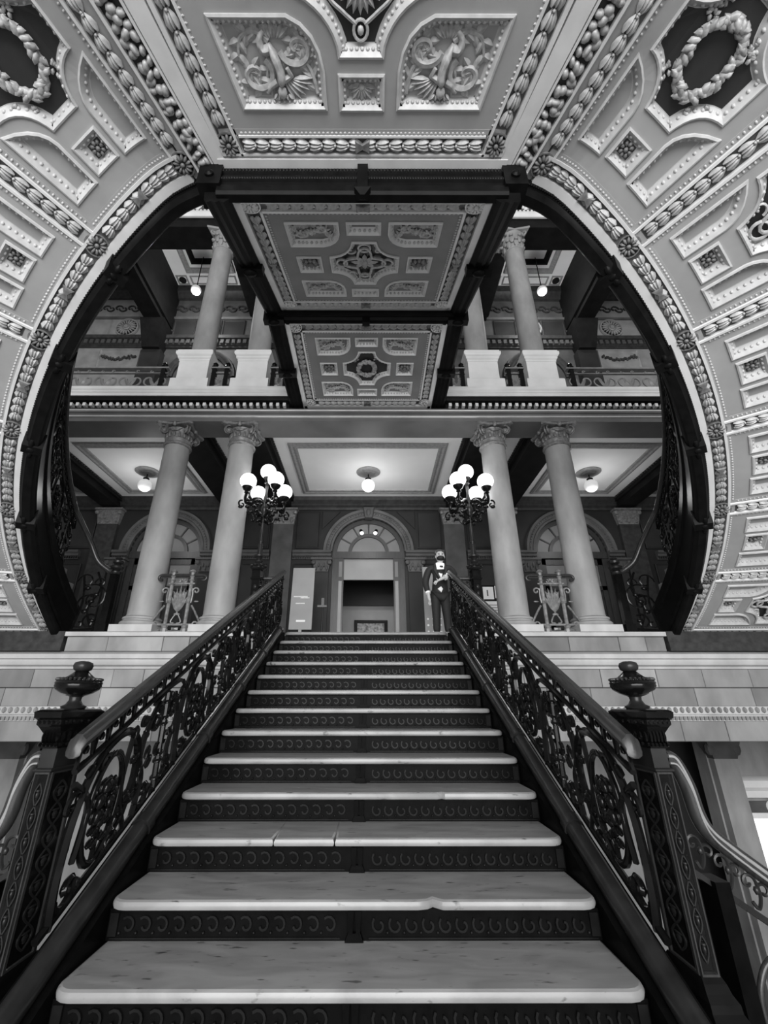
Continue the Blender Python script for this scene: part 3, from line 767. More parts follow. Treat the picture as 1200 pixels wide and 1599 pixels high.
def sector(s, i, flight):
    t0, t1 = TH[i], TH[i+1]; thc = (t0+t1)/2; xh = (t1-t0)/2*RC; T = TR(s, thc)
    xo = xh if i else xh
    # field plate with its openings
    fw = xh-.125
    sq = rect(-.125, .125, 4.99, 5.23)
    lp = [(-fw+.05, 4.97), (-.17, 4.97), (-.17, 5.30)]+[(-.17+(-fw+.05+.17)*t**1.0*1.0 if 0 else (-.17*(1-t)**2+2*t*(1-t)*(-.18)+t*t*(-fw+.05)), 5.30*(1-t)**2+2*t*(1-t)*5.46+t*t*5.56) for t in (.2,.4,.6,.8,1.0)]
    lp2 = mirror_x(lp)
    dk = dark_shape(.37, .39, .13, .15, RC)
    holes = [sq, lp, lp2, dk]+[mirror_y(p, RC) for p in (sq, lp, lp2)]
    R0, R1 = 4.83, 2*RC-4.83
    fo = resample(rect(-fw-.02, fw+.02, R0, R1), .12)
    fb = MB(T); fb.cap(fo, 0, [resample(h, .05) for h in holes])
    so = fb.build('soffit_panel', 'field', flight, 0)
    eggs = MB(T)
    for k, h in enumerate(holes):
        ip = recess(T, h, so, 'darkp' if k == 3 else ('mstone' if k in (0, 4) else 'field'), eggs, depth=.05, w=.06 if k == 3 else .068, step=.045)
    for cy in (5.11, 2*RC-5.11): inst('small_rosette', SROS, frame_mtx(T, 0, cy, -.05, 0, (1.1,1.1,1.2)), so)
    eggs.build('egg_moulding', 'mould', so, 60)['kind'] = 'stuff'
    if i % 2 == 0: wreath(T, 0, RC, so)
    else: strapwork(T, 0, RC, so, 1.1)
    # borders: inner and outer leaf bands with fillets, bead lines
    fl = MB(T)
    for ra, rb in ((4.56, 4.635), (4.765, 4.79)):
        fl.strip(-xh, xh, ra, rb, -.06, .02, 8, 1); fl.strip(-xh, xh, 2*RC-rb, 2*RC-ra, -.06, .02, 8, 1)
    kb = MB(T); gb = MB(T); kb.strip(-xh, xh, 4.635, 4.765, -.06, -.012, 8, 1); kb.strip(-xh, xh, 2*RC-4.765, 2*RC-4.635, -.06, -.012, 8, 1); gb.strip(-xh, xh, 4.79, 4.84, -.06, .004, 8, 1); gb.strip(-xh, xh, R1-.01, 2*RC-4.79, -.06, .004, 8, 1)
    bd = MB(T)
    dots(bd, (-fw, 4.815), (fw, 4.815), .035, .008, .013)
    for q in (-1, 1):
        if q < 0:
            fl.strip(-xh+.065, -xh+.085, R0-.05, R1+.05, -.06, .02, 1, 12)
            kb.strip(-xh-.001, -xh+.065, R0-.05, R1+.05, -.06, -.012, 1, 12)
            gb.strip(-xh+.085, -fw, R0-.05, R1+.05, -.06, .004, 1, 12)
        else:
            fl.strip(xh-.085, xh-.065, R0-.05, R1+.05, -.06, .02, 1, 12)
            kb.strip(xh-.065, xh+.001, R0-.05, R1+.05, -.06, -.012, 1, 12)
            gb.strip(fw, xh-.085, R0-.05, R1+.05, -.06, .004, 1, 12)
        dots(bd, (q*(fw+.018), R0+.02), (q*(fw+.018), R1-.02), .038, .008, .012)
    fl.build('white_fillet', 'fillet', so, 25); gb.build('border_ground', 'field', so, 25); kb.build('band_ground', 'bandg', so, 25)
    bd.build('bead_line', 'mould', so, 60)['kind'] = 'stuff'
    n = 9
    band(so, T, (-xh+.13, 4.70), (xh-.13, 4.70), n, 1.05)
    inst('ribbon_knot', KNOT, frame_mtx(T, 0, 4.70, .0, PI/2), so)
    if i == 0:
        band(so, T, (-xh, R0+.03), (-xh, R1-.03), 17, 1.05); inst('rosette', ROS, frame_mtx(T, -xh, 4.705), so)
    band(so, T, (xh, R0+.03), (xh, R1-.03), 17, 1.05)
    inst('rosette', ROS, frame_mtx(T, xh, 4.705), so)
def sweep_ring(mb, s, prof, th0, th1, n=48, zoff=0.0):
    m_ = len(prof); vs_ = []; fs_ = []
    for i in range(n+1):
        th = th0+(th1-th0)*i/n
        for r, h in prof: vs_.append((s*r*math.sin(th), YW-r*math.cos(th), zr(th)-h+zoff))
    for i in range(n):
        for k in range(m_):
            l = (k+1) % m_; fs_.append((i*m_+k, i*m_+l, (i+1)*m_+l, (i+1)*m_+k))
    fs_.append(tuple(range(m_))); fs_.append(tuple(n*m_+k for k in range(m_))[::-1])
    mb.add(vs_, fs_)
GH = .17       # how far the iron girder hangs below the soffit
flights = {}
for s, side in ((-1, 'left'), (1, 'right')):
    fl_ = empty('curved_stair', (s*4.5, YW-.3, F2), 'curved stair flight with coffered pale underside sweeping up on the %s of the picture' % side, 'staircase', 'curved stair flights')
    flights[s] = fl_
    for i in range(6): sector(s, i, fl_)
    mb = MB()
    sweep_ring(mb, s, [(4.46,-.10),(4.46,-.50),(7.06,-.50),(7.06,-.10)], .30, 1.5505, 60)
    mb.build('stair_body', 'dstone', fl_, 30)
    st_ = MB()
    for k in range(21):
        a0 = .40+(1.5505-.40)*k/21; a1 = .40+(1.5505-.40)*(k+1)/21; z1 = zr(a0)+.56
        vs_ = [(s*r*math.sin(a), YW-r*math.cos(a), z) for z in (zr(a1)+.4, z1) for a in (a0, a1) for r in (4.5, 7.0)]
        st_.add(vs_, [(0,1,3,2),(4,5,7,6),(0,1,5,4),(2,3,7,6),(0,2,6,4),(1,3,7,5)])
    st_.build('stair_steps', 'marble', fl_, 0)
    # outer fascia fillet
    mb = MB(); sweep_ring(mb, s, [(6.94,.0),(6.94,.05),(7.08,.05),(7.08,-.5),(7.06,-.5),(7.06,0)], .30, 1.5505, 48); mb.build('outer_fascia', 'fillet', fl_, 25)
    g = MB()
    H_ = GH
    prof = [(4.56,-.06),(4.565,.015),(4.545,.03),(4.565,.05),(4.55,.07),(4.535,.075),(4.55,.10),(4.555,.12),(4.535,.14),(4.52,H_),(4.44,H_),(4.425,H_-.02),(4.41,.10),(4.42,.06),(4.405,.03),(4.405,-.30),(4.385,-.32),(4.385,-.46),(4.46,-.46),(4.46,-.06)]
    sweep_ring(g, s, prof, .292, 1.575, 56); go = g.build('girder', 'girder', fl_, 25)
    rp = MB()
    for k in range(230):
        th = .31+(1.56-.31)*k/229
        rp.ell((s*4.56*math.sin(th), YW-4.56*math.cos(th), zr(th)-.06), (.014,.014,.018), 5, 3)
    for k in range(150):
        th = .8+(1.56-.8)*k/149
        rp.ell((s*4.42*math.sin(th), YW-4.42*math.cos(th), zr(th)-.03), (.012,.012,.014), 5, 3)
    rp.build('rope_beading', 'girder', go, 60)['kind'] = 'stuff'
    for th in TH[1:6]:
        tb = MB(TR(s, th)); tb.strip(-.05, .05, 4.39, 4.58, .0, H_+.02, 1, 1)
        tb.ell((-.07, 4.50, H_), (.05,.03,.03), 7, 4); tb.ell((.07, 4.50, H_), (.05,.03,.03), 7, 4); tb.ell((0, 4.5, H_+.01), (.03,.04,.03), 7, 4)
        tb.build('ribbon_tie', 'girder', fl_, 40)
    # fruit garland between the flight and the landing
    Tg = TR(s, .307)
    gs = MB(Tg); gs.strip(-.085, .085, 4.62, 6.9, -.06, -.01, 1, 1); gd = gs.build('garland', 'dtrim', fl_, 0)
    w_ = MB(Tg)
    for a, b in ((-.25, -.115), (-.105, -.085), (.085, .11)): w_.strip(a, b, 4.56, 6.94, -.06, .022, 1, 1)
    w_.strip(-.25, .11, 4.56, 4.62, -.06, .026, 1, 1); w_.build('white_fillet', 'fillet', gd, 0)
    d_ = MB(Tg); d_.strip(.11, .20, 4.56, 6.94, -.06, -.01, 1, 1); d_.build('border_ground', 'field', gd, 0)
    rr = random.Random(11)
    y = 4.66; k = 0
    while y < 6.85:
        for q in (-1, 0, 1):
            inst('fruit', FRUIT, frame_mtx(Tg, q*.045+rr.uniform(-.012,.012), y+rr.uniform(-.02,.02)+(.02 if q == 0 else 0), .012 if q == 0 else 0, rr.uniform(0, 3), (rr.uniform(.7,1.0), rr.uniform(.8,1.15), 1)), gd)
        y += .075; k += 1
# ---- the landing between the flights
ld = empty('stair_landing', (0, 1.05, ZL), 'flat landing panel with two carved creature reliefs at the top centre of the picture', 'landing')
TLd = lambda x, y, h: (x, y, ZL-h)
YC_ = 1.05; YI = 2.40; TA = math.tan(.2433)
MB(TLd).slab([(-1.30,YI),(-1.95,-.25),(1.95,-.25),(1.30,YI)], -.55, -.10).build('landing_body', 'dstone', ld, 0)
pl = [(-.952,1.983),(-.275,1.983),(-.275,1.74)]+[((-.275)*(1-t)**2+2*t*(1-t)*(-.30)+t*t*(-.52), 1.74*(1-t)**2+2*t*(1-t)*1.50+t*t*1.435) for t in (.25,.5,.75,1)]+[(-1.085,1.435)]
pr_ = mirror_x(pl)
sr = rect(-.18, .18, 1.755, 1.99)
def bez(p, c, q, n=7): return [((1-t)**2*p[0]+2*t*(1-t)*c[0]+t*t*q[0], (1-t)**2*p[1]+2*t*(1-t)*c[1]+t*t*q[1]) for t in [i/n for i in range(1, n+1)]]
dq = [(.17,1.672),(.18,1.60)]+bez((.18,1.60), (.25,1.40), (.52,1.32))+[(.80,1.30),(.80,1.05)]
dk = dq+[(x, 2*YC_-y) for x, y in dq[::-1][1:]]; dk = dk+[(-x, y) for x, y in dk[::-1]]
holes = [pl, pr_, sr, dk]+[mirror_y(p, YC_) for p in (pl, pr_, sr)]
def edge(y, off=0): return TA*(6.8-y)-.10+off
f_ = MB(TLd); YO = 2*YC_-2.12
f_.cap(resample([(-edge(2.12),2.12),(-edge(YO),YO),(edge(YO),YO),(edge(2.12),2.12)], .15), 0, [resample(h, .05) for h in holes])
so = f_.build('soffit_panel', 'field', ld, 0)
eggs = MB(TLd)
for k, h in enumerate(holes):
    recess(TLd, h, so, 'darkp' if k == 3 else 'field', eggs, depth=.05, w=.075, step=.036, es=.013)
eggs.build('egg_moulding', 'mould', so, 60)['kind'] = 'stuff'
relief(TLd, -.63, 1.71, .62, .44, -1, .05, so); relief(TLd, .63, 1.71, .62, .44, 1, .05, so)
mb = MB(TLd)
for k in range(9): mb.leaf((0, 1.84, -.045), PI*(k+.5)/9, .10 if k % 2 else .12, .045, .03)
mb.ell((0,1.85,-.03), (.03,.025,.02)); mb.build('small_palmette', 'leaf', so, 60)
mb = MB(TLd)
for q in (-1, 1):
    mb.tube([(q*(.045+.05*math.cos(a)) if 0 else q*.05*math.cos(a), 1.53+.055*math.sin(a), -.03) for a in [2*PI*i/16 for i in range(16)]], .011, 5, True)
    mb.tube([tuple(p) for p in curve([(q*.03,1.50,-.03),(q*.12,1.44,-.03),(q*.22,1.36,-.03),(q*.20,1.25,-.03),(q*.06,1.22,-.03)], 5)], .013, 5)
    mb.tube(spiral(q*.3, 1.27, .1, .015, PI/2, PI/2-q*6, 16, -.03), .012, 5)
for i in range(9): mb.leaf((0, 1.30, -.045), PI/2+(i-4)*.33, .16, .06, .035)
mb.ell((0,1.53,-.03), (.025,.03,.02)); mb.build('strapwork', 'leaf', so, 60)
fl = MB(TLd); gb = MB(TLd); bd = MB(TLd)
fl.strip(-1.27, 1.27, 2.32, YI, -.06, .03); fl.strip(-1.2, 1.2, 2.285, 2.30, -.06, .02); fl.strip(-1.04, 1.04, 2.15, 2.165, -.06, .02)
gb.strip(-1.3, 1.3, 2.30, 2.32, -.06, .01); kb = MB(TLd); kb.strip(-1.3, 1.3, 2.165, 2.285, -.06, -.012); gb.strip(-1.2, 1.2, 2.11, 2.15, -.06, .004)
dots(bd, (-1.03, 2.135), (1.03, 2.135), .036, .008, .013)
for q in (-1, 1):
    def qd(mb_, o0, o1, h):
        ys_ = (2.30, -.2); vs_ = []
        for hh in (-.06, h):
            for y in ys_:
                vs_ += [(q*(TA*(6.8-y)+o0), y, hh), (q*(TA*(6.8-y)+o1), y, hh)]
        mb_.add(vs_, [(4,5,7,6),(0,1,5,4),(2,3,7,6),(0,2,6,4),(1,3,7,5)])
    qd(gb, -.10, -.085, .004); qd(fl, -.085, -.065, .02); qd(kb, -.065, .065, -.012); qd(fl, .065, .10, .022)
    for y_ in (0,):
        dots(bd, (q*edge(2.1, .008), 2.1), (q*edge(.05, .008), .05), .038, .006, .012)
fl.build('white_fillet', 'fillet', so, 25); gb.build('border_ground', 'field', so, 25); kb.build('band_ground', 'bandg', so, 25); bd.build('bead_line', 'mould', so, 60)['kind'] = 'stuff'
band(so, TLd, (-1.02, 2.225), (1.02, 2.225), 18, 1.05); inst('ribbon_knot', KNOT, frame_mtx(TLd, 0, 2.225, 0, PI/2), so)
for q in (-1, 1):
    band(so, TLd, (q*TA*(6.8-2.09), 2.09), (q*TA*(6.8-0.05), .05), 18, 1.05)
    inst('rosette', ROS, frame_mtx(TLd, q*1.14, 2.225), so)
# iron cross girder at the landing edge (hangs below the landing, its beaded face towards the visitor)
gm = MB().sweepx([(2.40,ZL+.05),(2.40,5.94),(2.385,5.93),(2.385,5.88),(2.40,5.87),(2.40,5.83),(2.38,5.82),(2.38,5.77),(2.40,5.76),(2.40,5.71),(2.385,5.70),(2.385,5.62),(2.40,5.59),(2.47,5.59),(2.47,ZL+.05)], -1.26, 1.26)
gi = gm.build('cross_girder', 'girder', ld, 25)
b_ = MB()
for k in range(84): b_.ell((-1.23+k*2.46/83, 2.385, 5.905), (.010,.014,.022), 5, 4)
for k in range(110): b_.ell((-1.23+k*2.46/109, 2.385, 5.79), (.012,.012,.014), 5, 4)
b_.build('girder_beading', 'curb', gi, 60)['kind'] = 'stuff'
for x in (0,): MB().box(-.045, .045, 2.35, 2.45, 5.60, 5.96).frustum(0, 2.40, 5.56, .02, .02, 5.60, .07, .06).build('ribbon_tie', 'girder', ld, 30)
for q in (-1, 1):
    kb = MB().box(q*1.33-.10, q*1.33+.10, 2.36, 2.58, 5.68, ZL-.02); kb.lathe([(.04,0),(.04,.02),(.02,.035)], 12, (0,0,0))
    kb.v[-36:] = [(q*1.33+p[0], 2.36-p[2], 5.80+p[1]) for p in kb.v[-36:]]
    kb.build('girder_knuckle', 'girder', ld, 30)

# ================================================================== BRIDGE STAIR TO THE UPPER FLOOR
br = empty('bridge_stair', (0, 4.5, 6.5), 'straight bridge stair with two coffered panels between dark girders, centre', 'staircase')
P0 = Vector((2.5525, 5.695)); P1 = Vector((4.3287, 6.497)); L1 = (P1-P0).length; D1 = (P1-P0)/L1
def TB1(x, y, h): return (x, P0.x+D1.x*y+D1.y*h, P0.y+D1.y*y-D1.x*h)
L2 = 6.4875-4.7495
def TB2(x, y, h): return (x, 4.7495+y, 6.537-h)
def coffer(T, L, k):
    HB = 1.021; c = L/2; v = L/1.74
    cp = [(-.76, c-.66*v), (-.24, c-.66*v), (-.24, c-.50*v)]+bez((-.24, c-.50*v), (-.26, c-.34*v), (-.42, c-.31*v), 4)+[(-.76, c-.31*v)]
    sq = rect(-.74, -.47, c-.14*v, c+.14*v)
    sr = rect(-.17, .17, c-.66*v, c-.49*v)
    dq = [(.13, c-.38*v)]+bez((.13, c-.38*v), (.16, c-.16*v), (.38, c-.14*v), 6)+[(.38, c)]
    dk = dq+[(x, 2*c-y) for x, y in dq[::-1][1:]]; dk = dk+[(-x, y) for x, y in dk[::-1]]
    hs = [cp, mirror_x(cp), mirror_y(cp, c), mirror_y(mirror_x(cp), c), sq, mirror_x(sq), sr, mirror_y(sr, c), dk]
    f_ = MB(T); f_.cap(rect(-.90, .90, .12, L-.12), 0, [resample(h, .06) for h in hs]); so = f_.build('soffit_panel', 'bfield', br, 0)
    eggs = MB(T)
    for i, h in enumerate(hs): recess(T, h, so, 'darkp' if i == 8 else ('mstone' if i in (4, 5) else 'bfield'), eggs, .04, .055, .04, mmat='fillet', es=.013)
    eggs.build('egg_moulding', 'mould', so, 60)['kind'] = 'stuff'
    for q in (-1, 1):
        relief(T, q*.52, c-.49*v, .40, .24, q, .04, so, creature=False); relief(T, q*.52, c+.49*v, .40, .24, q, .04, so, creature=False)
        inst('small_rosette', SROS, frame_mtx(T, q*.605, c, -.03, 0, (1.6,1.6,1.4)), so)
    if k == 0: strapwork(T, 0, c, so, 1.15)
    else: wreath(T, 0, c, so, .13, .15, -.035)
    fl = MB(T); gb = MB(T); bd = MB(T); kb = MB(T)
    X0 = HB+.11; a, b = -.11, L+.11
    for q in (-1, 1):
        x0, x1 = (X0-.05, X0+.02); fl.strip(min(q*x0,q*x1), max(q*x0,q*x1), a-.02, b+.02, -.06, .03)
        x0, x1 = (.925, .95); fl.strip(min(q*x0,q*x1), max(q*x0,q*x1), .07, L-.07, -.06, .015)
        x0, x1 = (.95, X0-.05); kb.strip(min(q*x0,q*x1), max(q*x0,q*x1), a, b, -.06, -.012)
        x0, x1 = (.89, .925); gb.strip(min(q*x0,q*x1), max(q*x0,q*x1), .07, L-.07, -.06, .003)
        dots(bd, (q*.907, .13), (q*.907, L-.13), .04, .006, .013)
    for y0, y1, y2, y3, y4 in ((a-.02, a+.05, .07, .095, .125), (b+.02, b-.05, L-.07, L-.095, L-.125)):
        fl.strip(-X0, X0, min(y0,y1), max(y0,y1), -.06, .03); fl.strip(-.95, .95, min(y2,y3), max(y2,y3), -.06, .015)
        kb.strip(-X0, X0, min(y1,y2), max(y1,y2), -.06, -.012); gb.strip(-.95, .95, min(y3,y4), max(y3,y4), -.06, .003)
        dots(bd, (-.9, (y3+y4)/2), (.9, (y3+y4)/2), .04, .006, .013)
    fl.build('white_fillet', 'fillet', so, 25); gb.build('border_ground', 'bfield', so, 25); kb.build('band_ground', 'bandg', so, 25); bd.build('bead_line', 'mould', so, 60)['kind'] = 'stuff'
    for y in (0, L):
        band(so, T, (-.87, y), (.87, y), 16, 1.0); inst('ribbon_knot', KNOT, frame_mtx(T, 0, y, 0, PI/2), so)
        for q in (-1, 1): inst('rosette', ROS2, frame_mtx(T, q*HB, y), so)
    for q in (-1, 1):
        band(so, T, (q*1.015, .14), (q*1.015, L-.14), 14, 1.0); inst('ribbon_knot', KNOT, frame_mtx(T, q*1.015, c, 0, 0), so)
coffer(TB1, L1, 0); coffer(TB2, L2, 1)
for q in (-1, 1):
    g = MB()
    path = [TB1(0, -.13, 0), TB1(0, L1+.13, 0), TB2(0, -.13, 0), TB2(0, L2+.15, 0)]
    pf = [(1.15,-.10),(1.15,.05),(1.175,.08),(1.20,.10),(1.235,.085),(1.27,.10),(1.31,.085),(1.34,.10),(1.37,.07),(1.38,-.05),(1.36,-.08),(1.36,-.36),(1.38,-.40),(1.38,-.50),(1.15,-.50)]
    vs_ = []; fs_ = []; m_ = len(pf)
    for p in path:
        for x, h in pf: vs_.append((q*x, p[1], p[2]-h))
    for i in range(len(path)-1):
        for k in range(m_): fs_.append((i*m_+k, i*m_+(k+1) % m_, (i+1)*m_+(k+1) % m_, (i+1)*m_+k))
    fs_ += [tuple(range(m_)), tuple((len(path)-1)*m_+k for k in range(m_))]
    g.add(vs_, fs_); g.build('side_girder', 'girder', br, 30)
    for T, y in ((TB1, L1/2), (TB2, -.2), (TB2, L2/2)):
        t_ = MB(); c = T(0, y, 0); t_.box(q*1.265-.14, q*1.265+.14, c[1]-.05, c[1]+.05, c[2]-.14, c[2]+.1); t_.ell((q*1.265, c[1], c[2]-.14), (.08,.05,.04)); t_.build('ribbon_tie', 'girder', br, 40)
y0 = TB1(0, L1+.12, 0); y1 = TB2(0, -.12, 0)
MB().sweepx([(y0[1]+.01,6.62),(y0[1]+.01,6.47),(y0[1]+.03,6.43),(y0[1]+.06,6.45),(y0[1]+.09,6.42),(y0[1]+.12,6.45),(y1[1]-.03,6.43),(y1[1],6.47),(y1[1],6.62)], -1.2, 1.2).build('cross_girder', 'girder', br, 25)
MB().box(-.05, .05, 4.50, 4.57, 6.36, 6.5).build('ribbon_tie', 'girder', br)
MB().box(-1.16, 1.16, TB2(0,0,0)[1]-.3, 6.9, 6.60, 6.80).build('bridge_deck', 'dstone', br)
sl = MB(); sl.add([(-1.16, 2.45, 5.83), (1.16, 2.45, 5.83), (1.16, 4.5, 6.68), (-1.16, 4.5, 6.68), (-1.16, 2.45, 6.05), (1.16, 2.45, 6.05), (1.16, 4.5, 6.85), (-1.16, 4.5, 6.85)], [(0,3,2,1),(4,5,6,7),(0,1,5,4),(1,2,6,5),(2,3,7,6),(3,0,4,7)]); sl.build('bridge_slope', 'dstone', br, 0)
# ================================================================== MAIN STAIR
SY, SZ, ST, SR = 2.376, .515, .3583, .1696
def zb(y): return SZ+(y-SY)*SR/ST
ms = empty('main_staircase', (0, 2.0, 0), 'central marble stair with dark iron risers climbing from the bottom of the picture', 'staircase')
def tread_poly(x0, x1, y0, y1, rl=True, rr=True, cut=None):
    r = .085; p = []
    p += [(x0+r-r*math.cos(a), y0+r-r*math.sin(a)) for a in (0, .4, .8, 1.2, PI/2)] if rl else [(x0, y0)]
    if cut: p += cut
    p += [(x1-r+r*math.sin(a), y0+r-r*math.cos(a)) for a in (0, .4, .8, 1.2, PI/2)] if rr else [(x1, y0)]
    p += [(x1-(0 if rr else -.02), y1), (x0+(0 if rl else -.02), y1)]
    return p
for k in range(-2, 13):
    y0 = SY+ST*k; zt = SZ+SR*k+.02; y1 = y0+ST+.07 if k < 12 else y0+.20
    if k == 2: spl = [(-1.2, -.483, True, False), (-.477, -.133, False, False), (-.126, 1.2, False, True)]
    else: spl = [(-1.2, 1.2, True, True)]
    for a, b, rl, rr in spl:
        cut = [(.31, y0), (.36, y0+.012), (.385, y0+.035), (.41, y0+.014), (.43, y0)] if k == 1 else ([(.52, y0), (.55, y0+.02), (.57, y0)] if k == 3 else None)
        p = tread_poly(a, b, y0, y1, rl, rr, cut)
        mb = MB(); bv = .016
        mb.layers(p, [(bv*.8, zt-.042), (bv*.2, zt-.037), (0, zt-.028), (0, zt-.018), (bv*.3, zt-.006), (bv, zt)]); mb.cap(inset(p, bv), zt); mb.cap(inset(p, bv*.8), zt-.042)
        mb.build('tread', 'marble', ms, 40)
    zl = zt-SR if k > -2 else 0.0; yr = y0+.055
    ro = MB().box(-1.2, 1.2, yr, yr+.03, zl, zt-.047).build('riser', 'riser', ms)
    rl_ = MB(lambda x, z, h, yr=yr: (x, yr-h, z)); zc = (zl+zt-.047)/2
    n = 13
    for q in (-1, 1):
        for j in range(n):
            xc = q*(.08+(j+.5)*1.06/n)
            rl_.tube(spiral(xc, zc, .036, .012, PI*.75, PI*.75+q*5.2, 10, .006), .007, 4)
            rl_.ell((xc+q*.04, zc-.03, .004), (.009,.009,.008), 5, 3)
        rl_.box(min(q*.07, q*1.18), max(q*.07, q*1.18), zl+.008, zl+.014, 0, .008)
        rl_.box(q*1.17-.02, q*1.17+.02, zl+.02, zt-.06, 0, .012)
    rl_.build('scroll_relief', 'relief', ro, 60)['kind'] = 'stuff'
    bk = MB()
    for xx in (-.018, .018): bk.frustum(xx, yr-.014, zl+.03, .010, .010, zt-.05, .015, .014)
    bk.frustum(0, yr-.012, zl, .045, .012, zl+.035, .03, .012); bk.build('riser_bracket', 'riser', ro)
for s in (-1, 1):
    sg = MB(lambda y, z, h, s=s: (s*(1.205+h), y, z)); yy0, yy1 = SY-.95, 6.75
    poly = [(yy0, 0), (SY+.4, -.0), (yy1, zb(yy1)-.5), (yy1, zb(yy1)-.01), (SY-.1, zb(SY-.1)-.01), (yy0, zb(yy0)+.02)]
    sg.slab(poly, 0, .155); sg.build('stringer', 'riser', ms, 0)
    nseg = 5; ys = [1.55]+[2.3+(6.72-2.3)*i/nseg for i in range(1, nseg+1)]
    fn = MB(lambda y, z, h, s=s: (s*(1.205+h), y, z)); fn.slab([(2.0, zb(2.0)-.06), (6.74, zb(6.74)-.06), (6.74, zb(6.74)+.058), (2.0, zb(2.0)+.058)], .10, .128); fn.build('stringer_fin', 'riser', ms, 0)
    for a, b in zip(ys, ys[1:]):
        pts = [(s*1.285, a+.02, zb(a+.02)+.022), (s*1.285, b-.02, zb(b-.02)+.022)]
        co = MB().tube(pts, .052, 12).build('curb_rail', 'curb', ms, 50)
        MB().tube([(s*1.285, b-.03, zb(b-.03)+.022), (s*1.285, b+.03, zb(b+.03)+.022)], .062, 12).build('curb_collar', 'curb', ms, 40)
        MB().tube([(s*1.33, a, zb(a)-.005), (s*1.33, b, zb(b)-.005)], .028, 8).build('curb_bead', 'riser', ms, 40)
ub = MB(lambda y, z, h: (h, y, z)); ub.slab([(SY-.7, 0), (SY+.8, 0), (6.9, 1.9), (6.9, 2.28), (SY, SZ-.24), (SY-.45, SZ-.45)], -1.2, 1.2); ub.build('stair_underside', 'riser', ms, 0)

# ---- scrollwork shared by the railings: s along, v up (sheared with the slope), n across
def rail_module(T, s0, L, parent, H=.64):
    k = L/1.12
    def P(x, y, n=0.0): return (s0+x*k, y*H/.64, n)
    def path(mb, pts, r, n=5): mb.tube([P(p[0], p[1], p[2] if len(p) > 2 else 0) for p in pts], r*1.3, n)
    a = MB(T)
    path(a, curve([(.05,.02,0),(.03,.22,0),(.07,.46,0),(.20,.61,0),(.40,.62,0),(.56,.5,0),(.60,.30,0),(.52,.14,0)], 5)+[], .017)
    path(a, spiral(.46, .17, .07, .012, -.4, -.4-6.5, 16), .013)
    path(a, spiral(.13, .10, .075, .012, PI, PI+6.5, 16), .013)
    path(a, curve([(.66,.03,0),(.70,.2,0),(.64,.36,0),(.70,.52,0),(.80,.60,0)], 5), .014)
    path(a, spiral(.78, .50, .09, .012, PI/2, PI/2-7, 18), .012)
    path(a, spiral(.75, .11, .08, .012, PI, PI+6.5, 16), .012)
    path(a, curve([(1.08,.05,0),(1.02,.2,0),(1.1,.38,0),(1.02,.56,0)], 5), .013)
    path(a, spiral(1.02, .46, .07, .01, PI/2, PI/2+6, 14), .011)
    path(a, spiral(1.03, .13, .06, .01, 0, -6, 14), .011)
    for (x, y, r0, d) in ((.24,.55,.05,1),(.62,.58,.045,-1),(.95,.3,.05,1),(.86,.3,.05,-1)):
        path(a, spiral(x, y, r0, .01, 0, d*5.5, 12), .010, 4)
    path(a, curve([(.58,.03,0),(.47,.30,0),(.52,.58,0)], 6), .012); path(a, curve([(.0,.60,0),(.16,.42,0),(.13,.2,0)], 6), .012)
    path(a, spiral(.02, .50, .06, .01, 0, 6, 14), .010); path(a, spiral(.62, .20, .06, .01, PI, PI+6, 14), .010)
    path(a, curve([(.72,.62,0),(.9,.64,0),(1.08,.62,0)], 4), .012)
    so = a.build('scroll_panel', 'iron', parent, 60)
    o = MB(T); o.tube([P(.31+.145*math.cos(t), .32+.235*math.sin(t)) for t in [2*PI*i/26 for i in range(26)]], .017, 6, True); o.build('oval_ring', 'iron', so, 60)
    f = MB(T)
    for q in (-1, 1):
        for i in range(7):
            t = 2*PI*i/7; p = P(.31+.055*math.cos(t), .34+.075*math.sin(t), q*.012); f.ell(p, (.038,.038,.024), 6, 4)
        f.ell(P(.31,.34,q*.035), (.028,.032,.02), 7, 5)
        f.tube([P(.31,.28,0), P(.30,.10,0)], .013, 5)
        for i, (x, y) in enumerate(((.27,.18),(.35,.16),(.26,.24),(.36,.23))): f.ell(P(x, y, q*.01), (.03,.02,.015), 6, 4)
    f.build('flower_boss', 'iron', so, 60)
    b = MB(T); b.tube([P(.90,.02), P(.90,.62)], .019, 7)
    for v in (.10,.2,.24,.42,.46,.56): b.ell(P(.90, v), (.032,.018,.032), 7, 4)
    b.build('baluster', 'iron', so, 50)
    lf = MB(T); rr = random.Random(int(s0*97))
    for (x, y) in ((.04,.3),(.09,.5),(.2,.06),(.5,.55),(.58,.4),(.55,.22),(.67,.27),(.68,.45),(.82,.07),(.84,.55),(.98,.06),(1.05,.3),(1.06,.5),(.47,.08),(.14,.58),(.74,.3),(.96,.55),(.4,.06)):
        for q in (0, 1):
            lf.ell(P(x+rr.uniform(-.02,.02), y+rr.uniform(-.02,.02), rr.uniform(-.012,.012)), (.042,.022,.02), 5, 4, Matrix.Rotation(rr.uniform(0, 3.1), 3, 'Z'))
    lf.build('iron_leaves', 'iron', so, 60)['kind'] = 'stuff'
def loop_band(T, a, b, v0, v1, parent, step=.115):
    mb = MB(T); n = int((b-a)/step); st = (b-a)/n
    for i in range(n):
        x = a+i*st
        mb.tube([(x, v0, 0), (x+st*.12, v0+(v1-v0)*.62, 0), (x+st*.5, v1-.01, 0), (x+st*.88, v0+(v1-v0)*.62, 0), (x+st, v0, 0)], .011, 4)
        mb.ell((x+st*.5, v0+(v1-v0)*.45, 0), (.016,.022,.014), 5, 4)
        mb.ell((x, v1-.02, 0), (.022,.026,.016), 5, 4)
    return mb.build('loop_band', 'iron', parent, 60)
